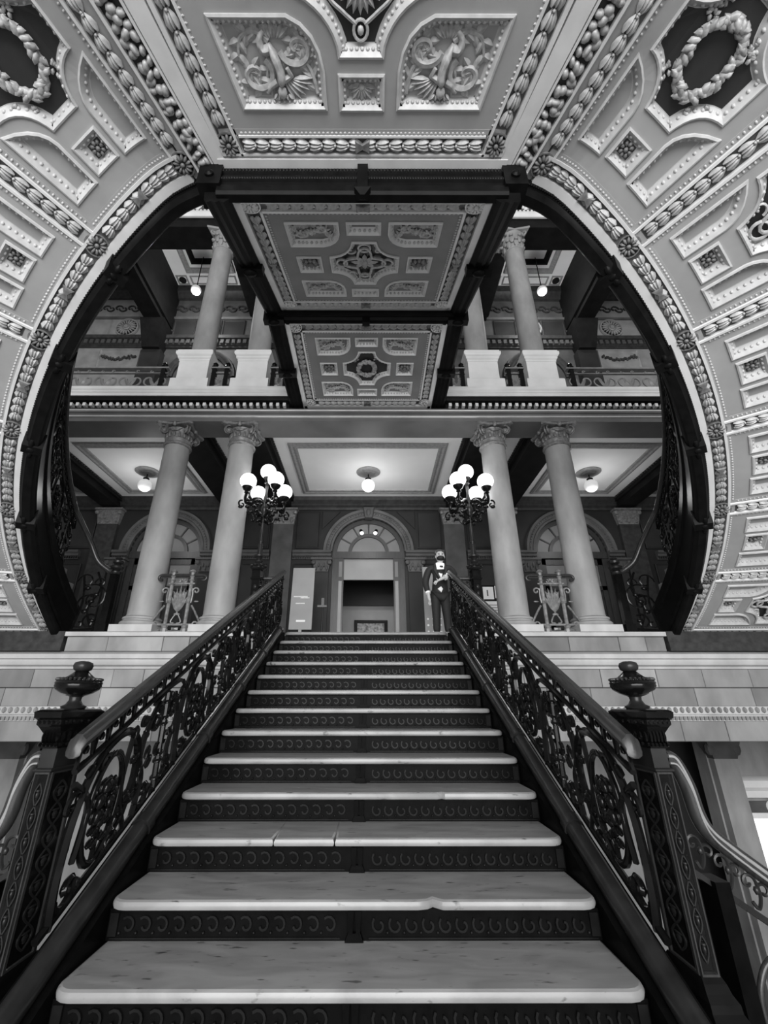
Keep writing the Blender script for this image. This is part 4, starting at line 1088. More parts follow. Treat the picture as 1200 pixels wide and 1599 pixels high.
def run(T, a, b, v, r, n, m, name, parent, seg=24, flat=1.0):
    mb = MB(); mb.tube([T(a+(b-a)*i/seg, v, 0) for i in range(seg+1)], r, n, flat=flat); return mb.build(name, m, parent, 50)
XR = 1.345
for s, side in ((-1, 'left'), (1, 'right')):
    T = lambda y, v, n, s=s: (s*(XR+n), y, zb(y)+.06+v)
    rt = empty('stair_railing', (s*XR, 2.5, zb(2.5)), 'dark wrought iron scroll railing with polished handrail on the %s side of the central stair' % side, 'railing', 'railings of the central stair')
    A, B = 2.46, 6.93
    hr = MB()
    pf = [(-.040,-.015),(-.044,.008),(-.038,.022),(-.026,.030),(-.014,.045),(.014,.045),(.026,.030),(.038,.022),(.044,.008),(.040,-.015),(.022,-.028),(-.022,-.028)]
    pts = [(A-.03, zb(A-.03)+.86), (B-.02, zb(B-.02)+.86), (B+.06, zb(B)+.885)]
    vs_ = []; m_ = len(pf)
    pts = [(A-.055, zb(A)+.80, .45), (A-.05, zb(A-.03)+.825, .85)]+[(y, z, 1.0) for y, z in pts]
    for y, z, k_ in pts: vs_ += [(s*XR+x*k_, y, z+h*k_) for x, h in pf]
    fs_ = [(i*m_+k, i*m_+(k+1) % m_, (i+1)*m_+(k+1) % m_, (i+1)*m_+k) for i in range(4) for k in range(m_)]+[tuple(range(m_)), tuple(4*m_+k for k in range(m_))]
    hr.add(vs_, fs_); hr.build('handrail', 'rail', rt, 30)
    run(T, A, B, .665, .017, 6, 'iron', 'middle_bar', rt, 2); run(T, A, B, .035, .018, 6, 'iron', 'bottom_bar', rt, 2); run(T, A, B, .79, .014, 6, 'iron', 'upper_bar', rt, 2)
    loop_band(T, A, B, .675, .79, rt)
    for i in range(4): rail_module(T, A+.02+i*1.11, 1.11, rt)
    e_ = MB(T); e_.tube([(B-.02, .0, 0), (B-.02, .80, 0)], .022, 7)
    e_.tube([tuple(p) for p in curve([(B-.02,.3,0),(B+.08,.2,0),(B+.06,.05,0),(B-.08,-.02,0)], 5)], .02, 6)
    for v in (.12,.3,.34,.55,.7): e_.ell((B-.02, v, 0), (.04,.022,.04), 7, 4)
    e_.build('end_baluster', 'iron', rt, 50)
# ---- newel posts with urns
def make_newel():
    def B(mb, *a, **k):
        mb.v = [(p[0]*.68, p[1]*1.9, p[2]) for p in mb.v]; return mb.build(*a, **k)
    n = empty('newel_post', (0,0,0), '', 'newel post', 'urn-topped newel posts')
    B(MB().box(-.112, .112, -.112, .112, 0, .33), 'pedestal', 'riser', n)
    f = MB()
    for a, b in ((-1,-1),(1,-1),(1,1),(-1,1)): f.ell((a*.06, b*.06, .385), (.05,.05,.055), 9, 6); f.ell((a*.075, b*.075, .36), (.035,.035,.035), 8, 5)
    f.box(-.07,.07,-.07,.07,.33,.45); B(f, 'claw_feet', 'iron', n, 60)
    B(MB().sq_lathe(0, 0, [(.10,.43),(.105,.45),(.09,.475),(.088,.50),(.075,.52),(.068,.545),(.06,.56)]), 'base_moulding', 'iron', n, 20)
    B(MB().box(-.052, .052, -.052, .052, .55, 1.29), 'shaft', 'iron', n)
    for rot in range(4):
        R = Matrix.Rotation(rot*PI/2, 3, 'Z')
        T = lambda x, z, h, R=R: tuple(R @ Vector((x, -.052-h, z)))
        pb = MB(T); r_ = rect(-.052, .052, .56, 1.285); pb.layers(r_, [(0,0),(0,.008),(.008,.008),(.012,0)]); B(pb, 'panel_frame', 'rail', n, 20)
        g = MB(T); N = 56
        for q in (-1, 1):
            g.tube([(q*.024*math.sin(PI*i/8), .60+.64*i/N, .002) for i in range(N+1)], .0045, 4)
        for i in range(7):
            z = .645+.64*i*8/N; g.ell((0, z, .002), (.011,.018,.008), 6, 4); g.ell((0, z+.016, .004), (.017,.006,.006), 6, 4); g.ell((0, z-.016, .002), (.006,.006,.006), 5, 3)
        B(g, 'guilloche_ornament', 'curb', n, 60)
    B(MB().sq_lathe(0, 0, [(.058,1.283),(.064,1.29),(.064,1.297),(.054,1.302),(.054,1.385),(.06,1.39)]), 'neck_block', 'curb', n, 20)
    c = MB().sq_lathe(0, 0, [(.06,1.385),(.066,1.40),(.056,1.41),(.062,1.45),(.078,1.48),(.085,1.49),(.085,1.51),(.095,1.52),(.098,1.545),(.085,1.555),(.06,1.56)])
    for q in range(4):
        R = Matrix.Rotation(q*PI/2, 3, 'Z')
        for j in range(5):
            p = R @ Vector((-.048+j*.024, -.062, 1.435)); c.ell(p, (.010,.010,.03), 5, 4)
            p = R @ Vector((-.055+j*.0275, -.066, 1.402)); c.ell(p, (.012,.010,.010), 5, 4)
            p = R @ Vector((-.066+j*.033, -.086, 1.50)); c.ell(p, (.013,.006,.009), 5, 4)
    B(c, 'capital', 'iron', n, 25)
    u = MB(); u.lathe([(.055,1.56),(.06,1.57),(.04,1.58),(.028,1.60),(.03,1.615),(.04,1.62)], 20); u.build('urn_foot', 'curb', n, 40)
    u = MB(); u.lathe([(.04,1.62),(.07,1.632),(.098,1.65),(.108,1.668),(.104,1.68)], 40, gad=.02, ng=20); u.lathe([(.108,1.676),(.112,1.682),(.108,1.69),(.098,1.695)], 32)
    uo = u.build('urn_bowl', 'iron', n, 50)
    for k in range(1): pass
    g = MB()
    for k in range(30):
        a = 2*PI*k/30; g.ell((.098*math.cos(a), .098*math.sin(a), 1.70), (.014,.0075,.009), 5, 4, Matrix.Rotation(a, 3, 'Z'))
    g.build('urn_gadroons', 'rail', uo, 60)['kind'] = 'stuff'
    u = MB(); u.lathe([(.09,1.70),(.06,1.715),(.042,1.73),(.03,1.742)], 28, gad=.03, ng=14); u.build('urn_lid', 'iron', n, 50)
    u = MB(); u.lathe([(.028,1.74),(.045,1.75),(.05,1.768),(.044,1.784),(.02,1.793),(.001,1.795)], 20, gad=.05, ng=6); u.build('urn_knob', 'curb', n, 60)
    return n
nw = make_newel()
nw.location = (1.468, 2.525, 0)
nw['label'] = 'tall iron newel post with urn finial on the right of the central stair'
nl = copy_tree(nw); nl.location = (-1.468, 2.525, 0)
nl['label'] = 'tall iron newel post with urn finial on the left of the central stair'
# ---- rails of the side flights going down from the newels
for s, side in ((-1, 'left'), (1, 'right')):
    sr_ = empty('side_railing', (s*1.56, 2.5, .6), 'short iron side rail with heart scrolls dropping away from the %s newel post' % side, 'railing', 'side rails at the newels')
    Y_ = 2.50
    pts = curve([(s*1.536,Y_,1.335),(s*1.575,Y_,1.32),(s*1.612,Y_,1.22),(s*1.628,Y_,1.10),(s*1.66,Y_,1.03),(s*1.74,Y_,.96),(s*1.88,Y_,.855),(s*2.4,Y_,.47)], 6)
    MB().tube(pts, .036, 10).build('handrail', 'rail', sr_, 60)
    MB().tube([p+Vector((0,-.03,.012)) for p in pts], .009, 6).build('rail_glint', 'bright', sr_, 60)  # thin pale tubes drawn as highlight lines along the handrail
    MB().tube([p+Vector((0,-.034,-.018)) for p in pts], .006, 6).build('rail_glint', 'bright', sr_, 60)
    lb = MB(lambda x, z, h: (s*x, Y_-h, z)); lb.slab([(1.537,.875),(1.537,.90),(2.4,.345),(2.4,.315)], -.03, .03); lb.build('lower_bar', 'curb', sr_, 0)
    h = MB(lambda x, z, hh: (s*x, Y_-hh, z))
    for i in range(5):
        x0 = 1.57+i*.105; z0 = .94-i*.073
        h.tube(spiral(x0+.0, z0+.05, .035, .006, 0, 6, 14), .007, 5); h.tube(spiral(x0+.06, z0+.015, .035, .006, PI, PI-6, 14), .007, 5)
        h.tube([tuple(p) for p in curve([(x0+.035, z0+.05, 0), (x0+.04, z0, 0), (x0+.02, z0-.045, 0), (x0-.0, z0-.02, 0)], 4)], .008, 5)
        h.ell((x0+.03, z0+.02, 0), (.014,.018,.012), 6, 4)
    h.build('heart_scrolls', 'curb', sr_, 60)
    b = MB(); b.tube(curve([(s*1.80,Y_-.02,.60),(s*1.74,Y_-.02,.56),(s*1.695,Y_-.02,.48),(s*1.69,Y_-.02,.38),(s*1.72,Y_-.02,.26)], 6), .014, 7); b.build('scroll_bracket', 'rail', sr_, 60)
    MB().box(min(s*1.62, s*2.4), max(s*1.62, s*2.4), 2.42, 2.62, 0, .32).box(min(s*1.595,s*1.66), max(s*1.595,s*1.66), 2.44, 2.56, .0, .86).build('side_stringer', 'riser', sr_)
# ---- railing of the curved flights
for s, side in ((-1, 'left'), (1, 'right')):
    RR = 4.425
    T = lambda q, v, n, s=s: (s*(RR+n)*math.sin(q/RR), YW-(RR+n)*math.cos(q/RR), zr(q/RR)+.46+v)
    rt = empty('curved_railing', (s*4.3, 6.2, 3.4), 'iron scroll railing seen through the opening along the %s curved flight' % side, 'railing', 'railings of the curved flights')
    a, b = .45*RR, 1.44*RR
    run(T, a, b, .035, .018, 6, 'iron', 'bottom_bar', rt, 40); run(T, a, b, .665, .016, 6, 'iron', 'middle_bar', rt, 40)
    hp = [T(a+(b-a)*i/40, .84, 0) for i in range(41)]
    zn = 3.46
    hp = hp[:-2]+[tuple(p) for p in curve([hp[-2], (s*4.24, 6.42, hp[-1][2]-.30), (s*4.12, 6.54, 3.62), (s*3.98, 6.60, 3.50), (s*3.905, 6.62, zn)], 5)]
    MB().tube(hp, .042, 8, flat=1.0).build('handrail', 'rail', rt, 60)
    loop_band(T, a, b, .675, .80, rt)
    nm = 4
    for i in range(nm): rail_module(T, a+i*(b-a)/nm, (b-a)/nm, rt)
    e_ = MB(lambda x, z, h: (s*x, 6.60-h, z))
    e_.tube(spiral(4.08, 3.05, .22, .03, 1.2, 1.2+7.5, 26), .014, 5); e_.tube(spiral(4.06, 2.70, .12, .02, 2.2, 2.2-7, 20), .014, 5); e_.tube(spiral(4.24, 3.3, .14, .02, 0, 6.5, 18), .012, 5)
    e_.tube(spiral(4.18, 2.95, .16, .02, 2.5, 2.5-7, 20), .014, 5); e_.tube(spiral(4.02, 3.28, .09, .015, 0, 6, 16), .012, 5); e_.tube(spiral(4.2, 2.68, .09, .015, 1, -5, 16), .012, 5); e_.tube([tuple(p) for p in curve([(4.02,2.62,0),(4.12,2.9,0),(4.0,3.2,0),(4.1,3.45,0)], 6)], .016, 5); e_.tube([tuple(p) for p in curve([(4.28,2.6,0),(4.22,3.0,0),(4.3,3.4,0)], 6)], .016, 5)
    for (x, z) in ((4.05,3.1),(4.1,3.0),(4.16,2.85),(4.02,2.72),(4.2,3.2)): e_.ell((x, z, 0), (.05,.035,.03), 7, 5)
    e_.tube([(4.30, 2.58, 0), (3.93, 2.60, 0)], .018, 5); e_.build('end_scrolls', 'iron', rt, 60)
    np_ = empty('gallery_newel', (s*3.85, 6.63, F2), 'small dark post with stacked bulb finial at the foot of the %s curved flight' % side, 'newel post', 'posts at the feet of the curved flights')
    m_ = MB().box(s*3.85-.05, s*3.85+.05, 6.58, 6.68, F2+.1, 3.42).box(s*3.85-.075, s*3.85+.075, 6.555, 6.705, F2, F2+.12); m_.build('shaft', 'iron', np_)
    MB().lathe([(.06,3.42),(.075,3.44),(.075,3.46),(.04,3.48),(.09,3.51),(.10,3.54),(.05,3.57),(.04,3.58),(.075,3.60),(.08,3.63),(.04,3.66),(.05,3.67),(.045,3.69),(.001,3.70)], 16, (s*3.85, 6.63, 0)).build('finial', 'curb', np_, 40)

# ================================================================== COLUMNS
def make_column():
    c = empty('stone_column', (0,0,0), '', 'column', 'columns of the lower gallery')
    MB().box(-.31, .31, -.31, .31, 0, .10).build('plinth', 'lime', c)
    MB().lathe([(.29,.10),(.305,.12),(.305,.15),(.285,.17),(.262,.175),(.262,.19),(.275,.20),(.275,.225),(.25,.24),(.235,.245)], 36).build('base', 'stone', c, 40)
    sh = [(.235,.245),(.227,.28)]+[(.227-.019*(t/10)**1.4, .28+2.93*t/10) for t in range(1, 11)]
    MB().lathe(sh, 40).build('shaft', 'stone', c, 40)
    MB().lathe([(.208,3.20),(.232,3.215),(.24,3.235),(.232,3.255),(.21,3.265),(.21,3.30),(.222,3.315),(.228,3.33),(.215,3.345),(.21,3.35)], 36).build('necking', 'capital', c, 40)
    b = MB().lathe([(.205,3.34),(.20,3.42),(.215,3.48),(.24,3.53)], 28)
    for k in range(16):
        a = 2*PI*k/16; b.ell((.212*math.cos(a), .212*math.sin(a), 3.40), (.03,.025,.06), 6, 4, Matrix.Rotation(a, 3, 'Z'))
    cap = b.build('capital', 'capital', c, 50)
    for q in range(4):
        a = PI/4+q*PI/2; R = Matrix.Rotation(a, 3, 'Z')
        v = MB()
        for w in (-1, 1):
            v.tube([R @ Vector((.25+x, w*.022, 3.49+z)) for x, z, _ in spiral(.03, -.01, .085, .012, PI/2, PI/2-8.5, 24)], .013, 5)
        v.ell(R @ Vector((.28,0,3.48)), (.05,.05,.05), 8, 6)
        v.build('volute', 'capital', cap, 60)
    p = []
    for q in range(4):
        a = PI/4+q*PI/2; cpt = (.42*math.cos(a), .42*math.sin(a)); t = (-math.sin(a)*.035, math.cos(a)*.035)
        p += [(cpt[0]-t[0], cpt[1]-t[1]), (cpt[0]+t[0], cpt[1]+t[1])]
        b0 = p[-1]; a2 = a+PI/2; e = (.42*math.cos(a2)+math.sin(a2)*.035, .42*math.sin(a2)-math.cos(a2)*.035); m2 = (.22*math.cos(a+PI/4), .22*math.sin(a+PI/4))
        p += bez(b0, m2, e, 8)[:-1]
    MB().slab(p, 3.565, 3.61, .008).build('abacus', 'capital', cap, 30)
    f = MB()
    for q in range(4):
        a = q*PI/2; f.ell((.27*math.cos(a), .27*math.sin(a), 3.57), (.04,.04,.045), 7, 5)
        f.tube([(.24*math.cos(a+x), .24*math.sin(a+x), 3.50-.04*math.cos(x*4)) for x in [-.5+i*.1 for i in range(11)]], .014, 5)
    f.build('capital_flowers', 'capital', cap, 60)
    return c
names = {-3.38: 'grey stone column left of the left iron panel, furthest left', -2.24: 'grey stone column beside the left globe lamp', 2.24: 'grey stone column beside the right globe lamp', 3.38: 'grey stone column right of the right iron panel, furthest right'}
c0 = make_column(); first = True
for x, l in names.items():
    c = c0 if first else copy_tree(c0); first = False
    c.location = (x, YW, F2); c['label'] = l
def make_upper():
    c = empty('upper_column', (0,0,0), '', 'column', 'columns of the upper gallery')
    MB().sq_lathe(0, 0, [(.36,0),(.36,.46),(.345,.48),(.29,.50),(.29,.93),(.30,.94),(.30,.97),(.325,1.0),(.325,1.03),(.35,1.06),(.36,1.08),(.36,1.14),(.34,1.15),(.34,1.18)]).build('pedestal', 'pale', c, 20)
    MB().lathe([(.28,1.18),(.29,1.20),(.28,1.23),(.25,1.24),(.26,1.26),(.25,1.28),(.23,1.29)], 32).build('base', 'stone', c, 40)
    MB().lathe([(.225,1.28)]+[(.225-.02*(t/8)**1.4, 1.30+3.05*t/8) for t in range(9)]+[(.225,4.36),(.23,4.38),(.21,4.40)], 36).build('shaft', 'stone', c, 40)
    b = MB().lathe([(.20,4.40),(.205,4.6),(.24,4.78),(.28,4.84)], 28)
    for r_, z, n, h, t in ((.215,4.50,8,.12,0),(.225,4.63,8,.12,PI/8)):
        for k in range(n):
            a = 2*PI*k/n+t; b.ell((r_*math.cos(a), r_*math.sin(a), z), (.035,.06,h), 6, 5, Matrix.Rotation(a, 3, 'Z')); b.ell(((r_+.04)*math.cos(a), (r_+.04)*math.sin(a), z+h*.8), (.035,.05,.03), 6, 4, Matrix.Rotation(a, 3, 'Z'))
    cap = b.build('capital', 'stone', c, 60)
    for q in range(4):
        a = PI/4+q*PI/2; R = Matrix.Rotation(a, 3, 'Z'); v = MB(); v.tube([R @ Vector((.30+x, 0, 4.80+z)) for x, z, _ in spiral(0, 0, .07, .01, PI*.8, PI*.8-8, 20)], .022, 5); v.build('volute', 'stone', cap, 60)
    MB().slab([(-.33,-.33),(0,-.27),(.33,-.33),(.27,0),(.33,.33),(0,.27),(-.33,.33),(-.27,0)], 4.86, 4.92, .008).build('abacus', 'stone', cap, 20)
    return c
u0 = make_upper(); first = True
for x, l in {-3.38: 'upper gallery column on pale pedestal, furthest left of the four', -2.24: 'upper gallery column on pale pedestal, left one hugging the bridge', 2.24: 'upper gallery column on pale pedestal, right one hugging the bridge', 3.38: 'upper gallery column on pale pedestal, furthest right of the four'}.items():
    c = u0 if first else copy_tree(u0); first = False
    c.location = (x, 7.05, 6.80); c['label'] = l
# ================================================================== LAMPS
def point_lamp(name, loc, power, r):
    d = bpy.data.lights.new(name, 'POINT'); d.energy = power; d.shadow_soft_size = r
    o = bpy.data.objects.new(name, d); COL.objects.link(o); o.location = loc; return o
def make_candelabra():
    c = empty('globe_candelabra', (0,0,0), '', 'lamp', 'five-globe lamps at the stair head')
    MB().box(-.06,.06,-.06,.06,.08,.86).sq_lathe(0,0,[(.085,0),(.085,.08),(.06,.10)]).sq_lathe(0,0,[(.06,.80),(.078,.82),(.078,.84),(.066,.85),(.066,.95),(.075,.96),(.05,.97)]).build('pedestal', 'iron', c, 20)
    pr2 = MB()
    for k in range(6): pr2.ell((0, -.062, .2+k*.1), (.025,.012,.035), 6, 4)
    pr2.build('pedestal_relief', 'curb', c, 60)
    b = MB().lathe([(.05,.96),(.10,.985),(.115,1.0),(.10,1.02),(.05,1.05),(.04,1.08),(.06,1.10),(.065,1.12),(.035,1.14),(.05,1.17),(.085,1.185),(.085,1.21),(.05,1.225)], 20)
    for k in range(8):
        a = 2*PI*k/8; b.ell((.105*math.cos(a), .105*math.sin(a), 1.03), (.035,.03,.02), 6, 4, Matrix.Rotation(a, 3, 'Z'))
    b.build('leafy_base', 'curb', c, 50)
    MB().lathe([(.045,1.22),(.038,1.40),(.036,1.42),(.045,1.43),(.045,1.445),(.026,1.46),(.020,1.92),(.03,1.95),(.055,2.0),(.05,2.06),(.03,2.1),(.035,2.2),(.02,2.3),(.03,2.45),(.02,2.5)], 14).build('stem', 'curb', c, 50)
    for q in range(4):
        a = PI/4+q*PI/2; R = Matrix.Rotation(a, 3, 'Z')
        ar = MB()
        ar.tube([R @ p for p in curve([(.02,0,1.88),(.10,0,1.90),(.17,0,2.0),(.24,0,2.06),(.33,0,2.04),(.35,0,2.14),(.33,0,2.22)], 6)], .025, 6)
        ar.tube([R @ p for p in curve([(.03,0,2.12),(.12,0,2.16),(.20,0,2.10),(.26,0,2.0)], 6)], .018, 5)
        ar.tube([R @ Vector((.09+x, 0, 1.84+z)) for x, z, _ in spiral(0, 0, .08, .01, PI/2, PI/2+6.5, 16)], .015, 5)
        ar.tube([R @ Vector((.39+x, 0, 2.0+z)) for x, z, _ in spiral(0, 0, .07, .01, PI/2, PI/2-6.5, 16)], .014, 5)
        ar.tube([R @ p for p in curve([(.02,0,1.78),(.14,0,1.80),(.22,0,1.90),(.30,0,1.88)], 5)], .014, 5)
        for (x, z) in ((.2,2.02),(.3,1.98),(.41,1.95),(.15,1.95),(.1,1.78),(.24,1.90),(.32,2.1),(.12,2.14)): ar.ell(R @ Vector((x,0,z)), (.045,.04,.028), 6, 4)
        ao = ar.build('arm', 'iron', c, 60)
        h = MB(); p = R @ Vector((.335, 0, 0)); h.lathe([(.02,2.20),(.045,2.22),(.035,2.25),(.07,2.28),(.09,2.325),(.07,2.335)], 14, (p.x, p.y, 0)); h.build('globe_holder', 'iron', ao, 40)
        g = MB(); g.ell((p.x, p.y, 2.435), (.135,.135,.135), 24, 14); g.build('globe', 'globe', ao, 80)
    h = MB(); h.lathe([(.02,2.48),(.045,2.50),(.04,2.54),(.06,2.58),(.075,2.60),(.06,2.61)], 14); h.build('globe_holder', 'iron', c, 40)
    MB().ell((0,0,2.72), (.135,.135,.135), 24, 14).build('globe', 'globe', c, 80)
    return c
cd = make_candelabra(); cd.location = (1.70, 6.74, F2); cd.rotation_euler = (0,0,.12)
cd['label'] = 'five-globe iron candelabrum on a post beside the person in black'
c2 = copy_tree(cd); c2.location = (-1.70, 6.74, F2); c2.rotation_euler = (0,0,-.12); c2['label'] = 'five-globe iron candelabrum left of the central stair head'
for q in (-1, 1): point_lamp('candelabra_light', (q*1.70, 6.72, F2+2.45), 30, .35)
for x, lab in ((0, 'lit globe ceiling lamp in the middle bay'), (-4.98, 'milky globe ceiling lamp in the left side bay'), (4.98, 'milky globe ceiling lamp in the right side bay')):
    l = empty('ceiling_lamp', (x, 8.84, ZCEIL), lab, 'lamp', 'globe lamps of the lower gallery ceiling')
    MB().lathe([(.001,ZCEIL-.06),(.12,ZCEIL-.055),(.15,ZCEIL-.035),(.24,ZCEIL-.03),(.27,ZCEIL-.012),(.27,ZCEIL)], 28, (x, 8.84, 0)).build('ceiling_rose', 'cmould', l, 30)
    MB().tube([(x, 8.84, ZCEIL-.05), (x, 8.84, 6.25)], .012, 6).lathe([(.03,6.20),(.06,6.22),(.07,6.25),(.03,6.28)], 14, (x, 8.84, 0)).build('stem', 'iron', l, 40)
    MB().ell((x, 8.84, 6.08), (.145,.145,.145), 24, 14).build('globe', 'globe' if x == 0 else 'globe2', l, 80)
    point_lamp('ceiling_lamp_light', (x, 8.84, 5.5), 24, .15)
for x, lab in ((-4.95, 'globe pendant on a thin rod in the upper left gallery'), (4.95, 'globe pendant on a thin rod in the upper right gallery')):
    l = empty('pendant_lamp', (x, 9.1, ZU), lab, 'lamp', 'pendants of the upper gallery')
    MB().tube([(x, 9.1, ZU), (x, 9.1, 12.6)], .014, 6).build('rod', 'iron', l, 40)
    MB().ell((x, 9.1, 12.47), (.14,.14,.14), 20, 12).build('globe', 'globe2', l, 80)
    point_lamp('pendant_light', (x, 9.1, 12.2), 95, .15)

# ================================================================== BALUSTRADES
def make_iron_panel():
    c = empty('iron_balustrade', (0,0,0), '', 'balustrade', 'iron panels between the lower columns')
    for q in (-1, 1):
        p = MB(); p.lathe([(.05,0),(.05,.06),(.04,.07),(.05,.10),(.035,.12)], 8, (q*.145, 0, 0)); p.tube([(q*.145,0,.1),(q*.145,0,.84)], .027, 8)
        for z in (.44, .46, .72, .78, .84): p.lathe([(.03,z-.012),(.042,z),(.03,z+.012)], 10, (q*.145, 0, 0))
        p.lathe([(.03,.86),(.03,.90),(.055,.915),(.04,.935),(.02,.95),(.001,.955)], 12, (q*.145, 0, 0)); p.build('post', 'capital', c, 40)
        s_ = MB(lambda x, z, h, q=q: (q*x, -h, z))
        s_.tube([tuple(p) for p in curve([(.17,.06,0),(.30,.03,0),(.36,.12,0),(.28,.28,0),(.20,.40,0)], 6)], .016, 6)
        s_.tube(spiral(.28, .12, .06, .012, -1.2, 5, 16), .012, 5); s_.tube(spiral(.235, .62, .055, .012, PI, PI-6.5, 16), .012, 5); s_.tube([tuple(p) for p in curve([(.18,.44,0),(.19,.55,0),(.18,.66,0)], 5)], .012, 5)
        s_.ell((.26,.46,0), (.04,.014,.014), 6, 4); s_.build('side_scroll', 'capital', c, 60)
    h = MB(); h.tube([tuple(p) for p in curve([(-.30,0,.785),(-.345,0,.79),(-.36,0,.83),(-.32,0,.862),(-.2,0,.865),(.2,0,.865),(.32,0,.862),(.36,0,.83),(.345,0,.79),(.30,0,.785)], 5)], .022, 8); h.tube([(-.32,0,.83),(.32,0,.83)], .012, 6); h.build('handrail', 'rail', c, 60)
    b = MB(); b.tube([(-.26,0,.12),(.26,0,.12)], .016, 6); b.tube([(-.2,0,.735),(.2,0,.735)], .012, 6); b.tube([(-.3,0,.015),(.3,0,.015)], .02, 6); b.build('cross_bars', 'capital', c, 60)
    f = MB(lambda x, z, h_: (x, -h_, z))
    for k in range(7): f.leaf((0,.30,0), PI/2+(k-3)*.16, .42-.05*abs(k-3), .055, .02)
    for q in (-1, 1):
        f.tube([tuple(p) for p in curve([(0,.30,0),(q*.06,.2,0),(q*.07,.15,0),(q*.02,.14,0)], 5)], .010, 5); f.tube(spiral(q*.05, .58, .03, .006, 0, q*6, 12), .007, 5); f.leaf((q*.03,.48,0), PI/2-q*.5, .16, .04, .015)
        f.tube(spiral(q*.05, .77, .03, .008, PI/2, PI/2+q*5, 12), .008, 5)
    f.ell((0,.27,0), (.05,.02,.02), 7, 4); f.ell((0,.79,0), (.025,.025,.02), 7, 4); f.frustum(0, .06, -.01, .05, .02, .01, .01, .01); f.build('flame_palmette', 'capital', c, 60)
    return c
ip_ = make_iron_panel(); ip_.location = (2.81, 6.64, F2); ip_['label'] = 'iron scroll panel with flame palmette between the two right columns'
i2 = copy_tree(ip_); i2.location = (-2.81, 6.64, F2); i2['label'] = 'iron scroll panel with flame palmette between the two left columns'
for s, side in ((-1, 'left'), (1, 'right')):
    g = empty('landing_rail', (s*1.5, 6.86, F2), 'short level rail joining the %s stair railing to the globe lamp post' % side, 'railing', 'level rails at the stair head')
    a, b = sorted((s*1.40, s*1.635))
    MB().tube([(a, 6.86, 3.42), (b, 6.86, 3.42)], .032, 8).build('handrail', 'rail', g, 50)
    MB().tube([(a, 6.86, 3.30), (b, 6.86, 3.30)], .012, 6).build('upper_bar', 'iron', g, 50); MB().tube([(a, 6.86, 2.62), (b, 6.86, 2.62)], .015, 6).build('lower_bar', 'iron', g, 50)
    sc = MB(lambda x, z, h: (x, 6.86-h, z)); m_ = (a+b)/2
    for z in (2.75, 2.95, 3.15): sc.tube(spiral(m_-.05, z, .06, .01, 0, 6, 14), .010, 5); sc.tube(spiral(m_+.05, z, .06, .01, PI, PI-6, 14), .010, 5)
    for x in (a+.05, m_, b-.05): sc.ell((x, 3.36, 0), (.025,.02,.012), 6, 4)
    sc.build('scrolls', 'iron', g, 60)
    def X(a, b): return (a, b) if s > 0 else (-b, -a)
    for nm, x0, x1, lab in (('upper_balustrade', 3.80, 6.6, 'long iron scroll balustrade of the upper gallery on the %s' % side), ('upper_balustrade', 2.63, 2.99, 'short iron panel between the two %s upper pedestals' % side), ('upper_balustrade', 1.50, 1.86, 'short iron panel between the bridge and the %s upper pedestal' % side)):
        u = empty(nm, (s*(x0+x1)/2, 6.72, 6.80), lab, 'balustrade', 'upper gallery balustrades')
        A_, B_ = X(x0, x1)
        MB().box(A_, B_, 6.67, 6.77, 7.485, 7.515).build('handrail', 'bright', u)
        MB().box(A_, B_, 6.70, 6.74, 7.385, 7.40).build('upper_bar', 'bright', u); MB().box(A_, B_, 6.70, 6.74, 6.84, 6.88).build('lower_bar', 'iron', u)
        sc = MB(lambda x, z, h: (x, 6.72-h, z)); n = max(1, int((x1-x0)/.42)); st = (B_-A_)/n
        for i in range(n):
            c = A_+(i+.5)*st
            for q in (-1, 1):
                sc.tube(spiral(c+q*st*.22, 7.22, .16*min(1, st/.4), .02, PI/2+q*PI/2, PI/2+q*PI/2+q*7, 18), .017, 5); sc.leaf((c, 7.08, 0), PI/2+q*.5, .25, .07, .03)
                sc.tube(spiral(c+q*.1, 7.44, .035, .008, 0, q*5.5, 12), .010, 5)
        sc.build('scrolls', 'bright', u, 60)
        for x in ([x0+.06, x1-.06] if x1-x0 < 1 else [x0+.1]):
            p = MB().box(s*x-.04, s*x+.04, 6.68, 6.76, 6.8, 7.52); p.lathe([(.05,7.52),(.065,7.54),(.05,7.57),(.03,7.58),(.05,7.61),(.02,7.65),(.001,7.66)], 12, (s*x, 6.72, 0)); p.build('post', 'iron', u, 40)

# ================================================================== THINGS ON THE GALLERY FLOOR
b = empty('exhibition_banner', (-1.33, 8.9, F2), 'tall grey exhibition banner on a stand left of the central door', 'banner')
lean = lambda x, z, h: (x, 8.9+(z-F2)*.06-h, z)
MB(lean).slab(rect(-1.555, -1.105, 2.95, 4.22), -.012, .012).build('board', 'panel', b, 0)
t = MB(lean)
for x0, x1, z in ((-1.50,-1.22,3.60),(-1.36,-1.18,3.575),(-1.45,-1.27,3.46)):
    x = x0
    while x < x1: t.box(x, x+.018, z, z+.022, .012, .014); x += .026
t.box(-1.42, -1.24, 3.10, 3.14, .012, .014); t.build('printed_text', 'print_', b, 0)
MB(lean).box(-1.36, -1.30, 2.55, 3.0, -.02, .01).build('post', 'panel', b); MB().box(-1.55, -1.1, 8.75, 9.05, F2, F2+.02).build('foot', 'iron', b)
sg = empty('direction_sign', (1.2, 8.6, F2), 'narrow grey direction sign standing behind the person', 'sign')
ln2 = lambda x, z, h: (x, 8.6+(z-F2)*.05-h, z)
MB(ln2).slab(rect(1.10, 1.52, 2.62, 4.15), -.012, .012).build('board', 'panel', sg, 0)
t = MB(ln2)
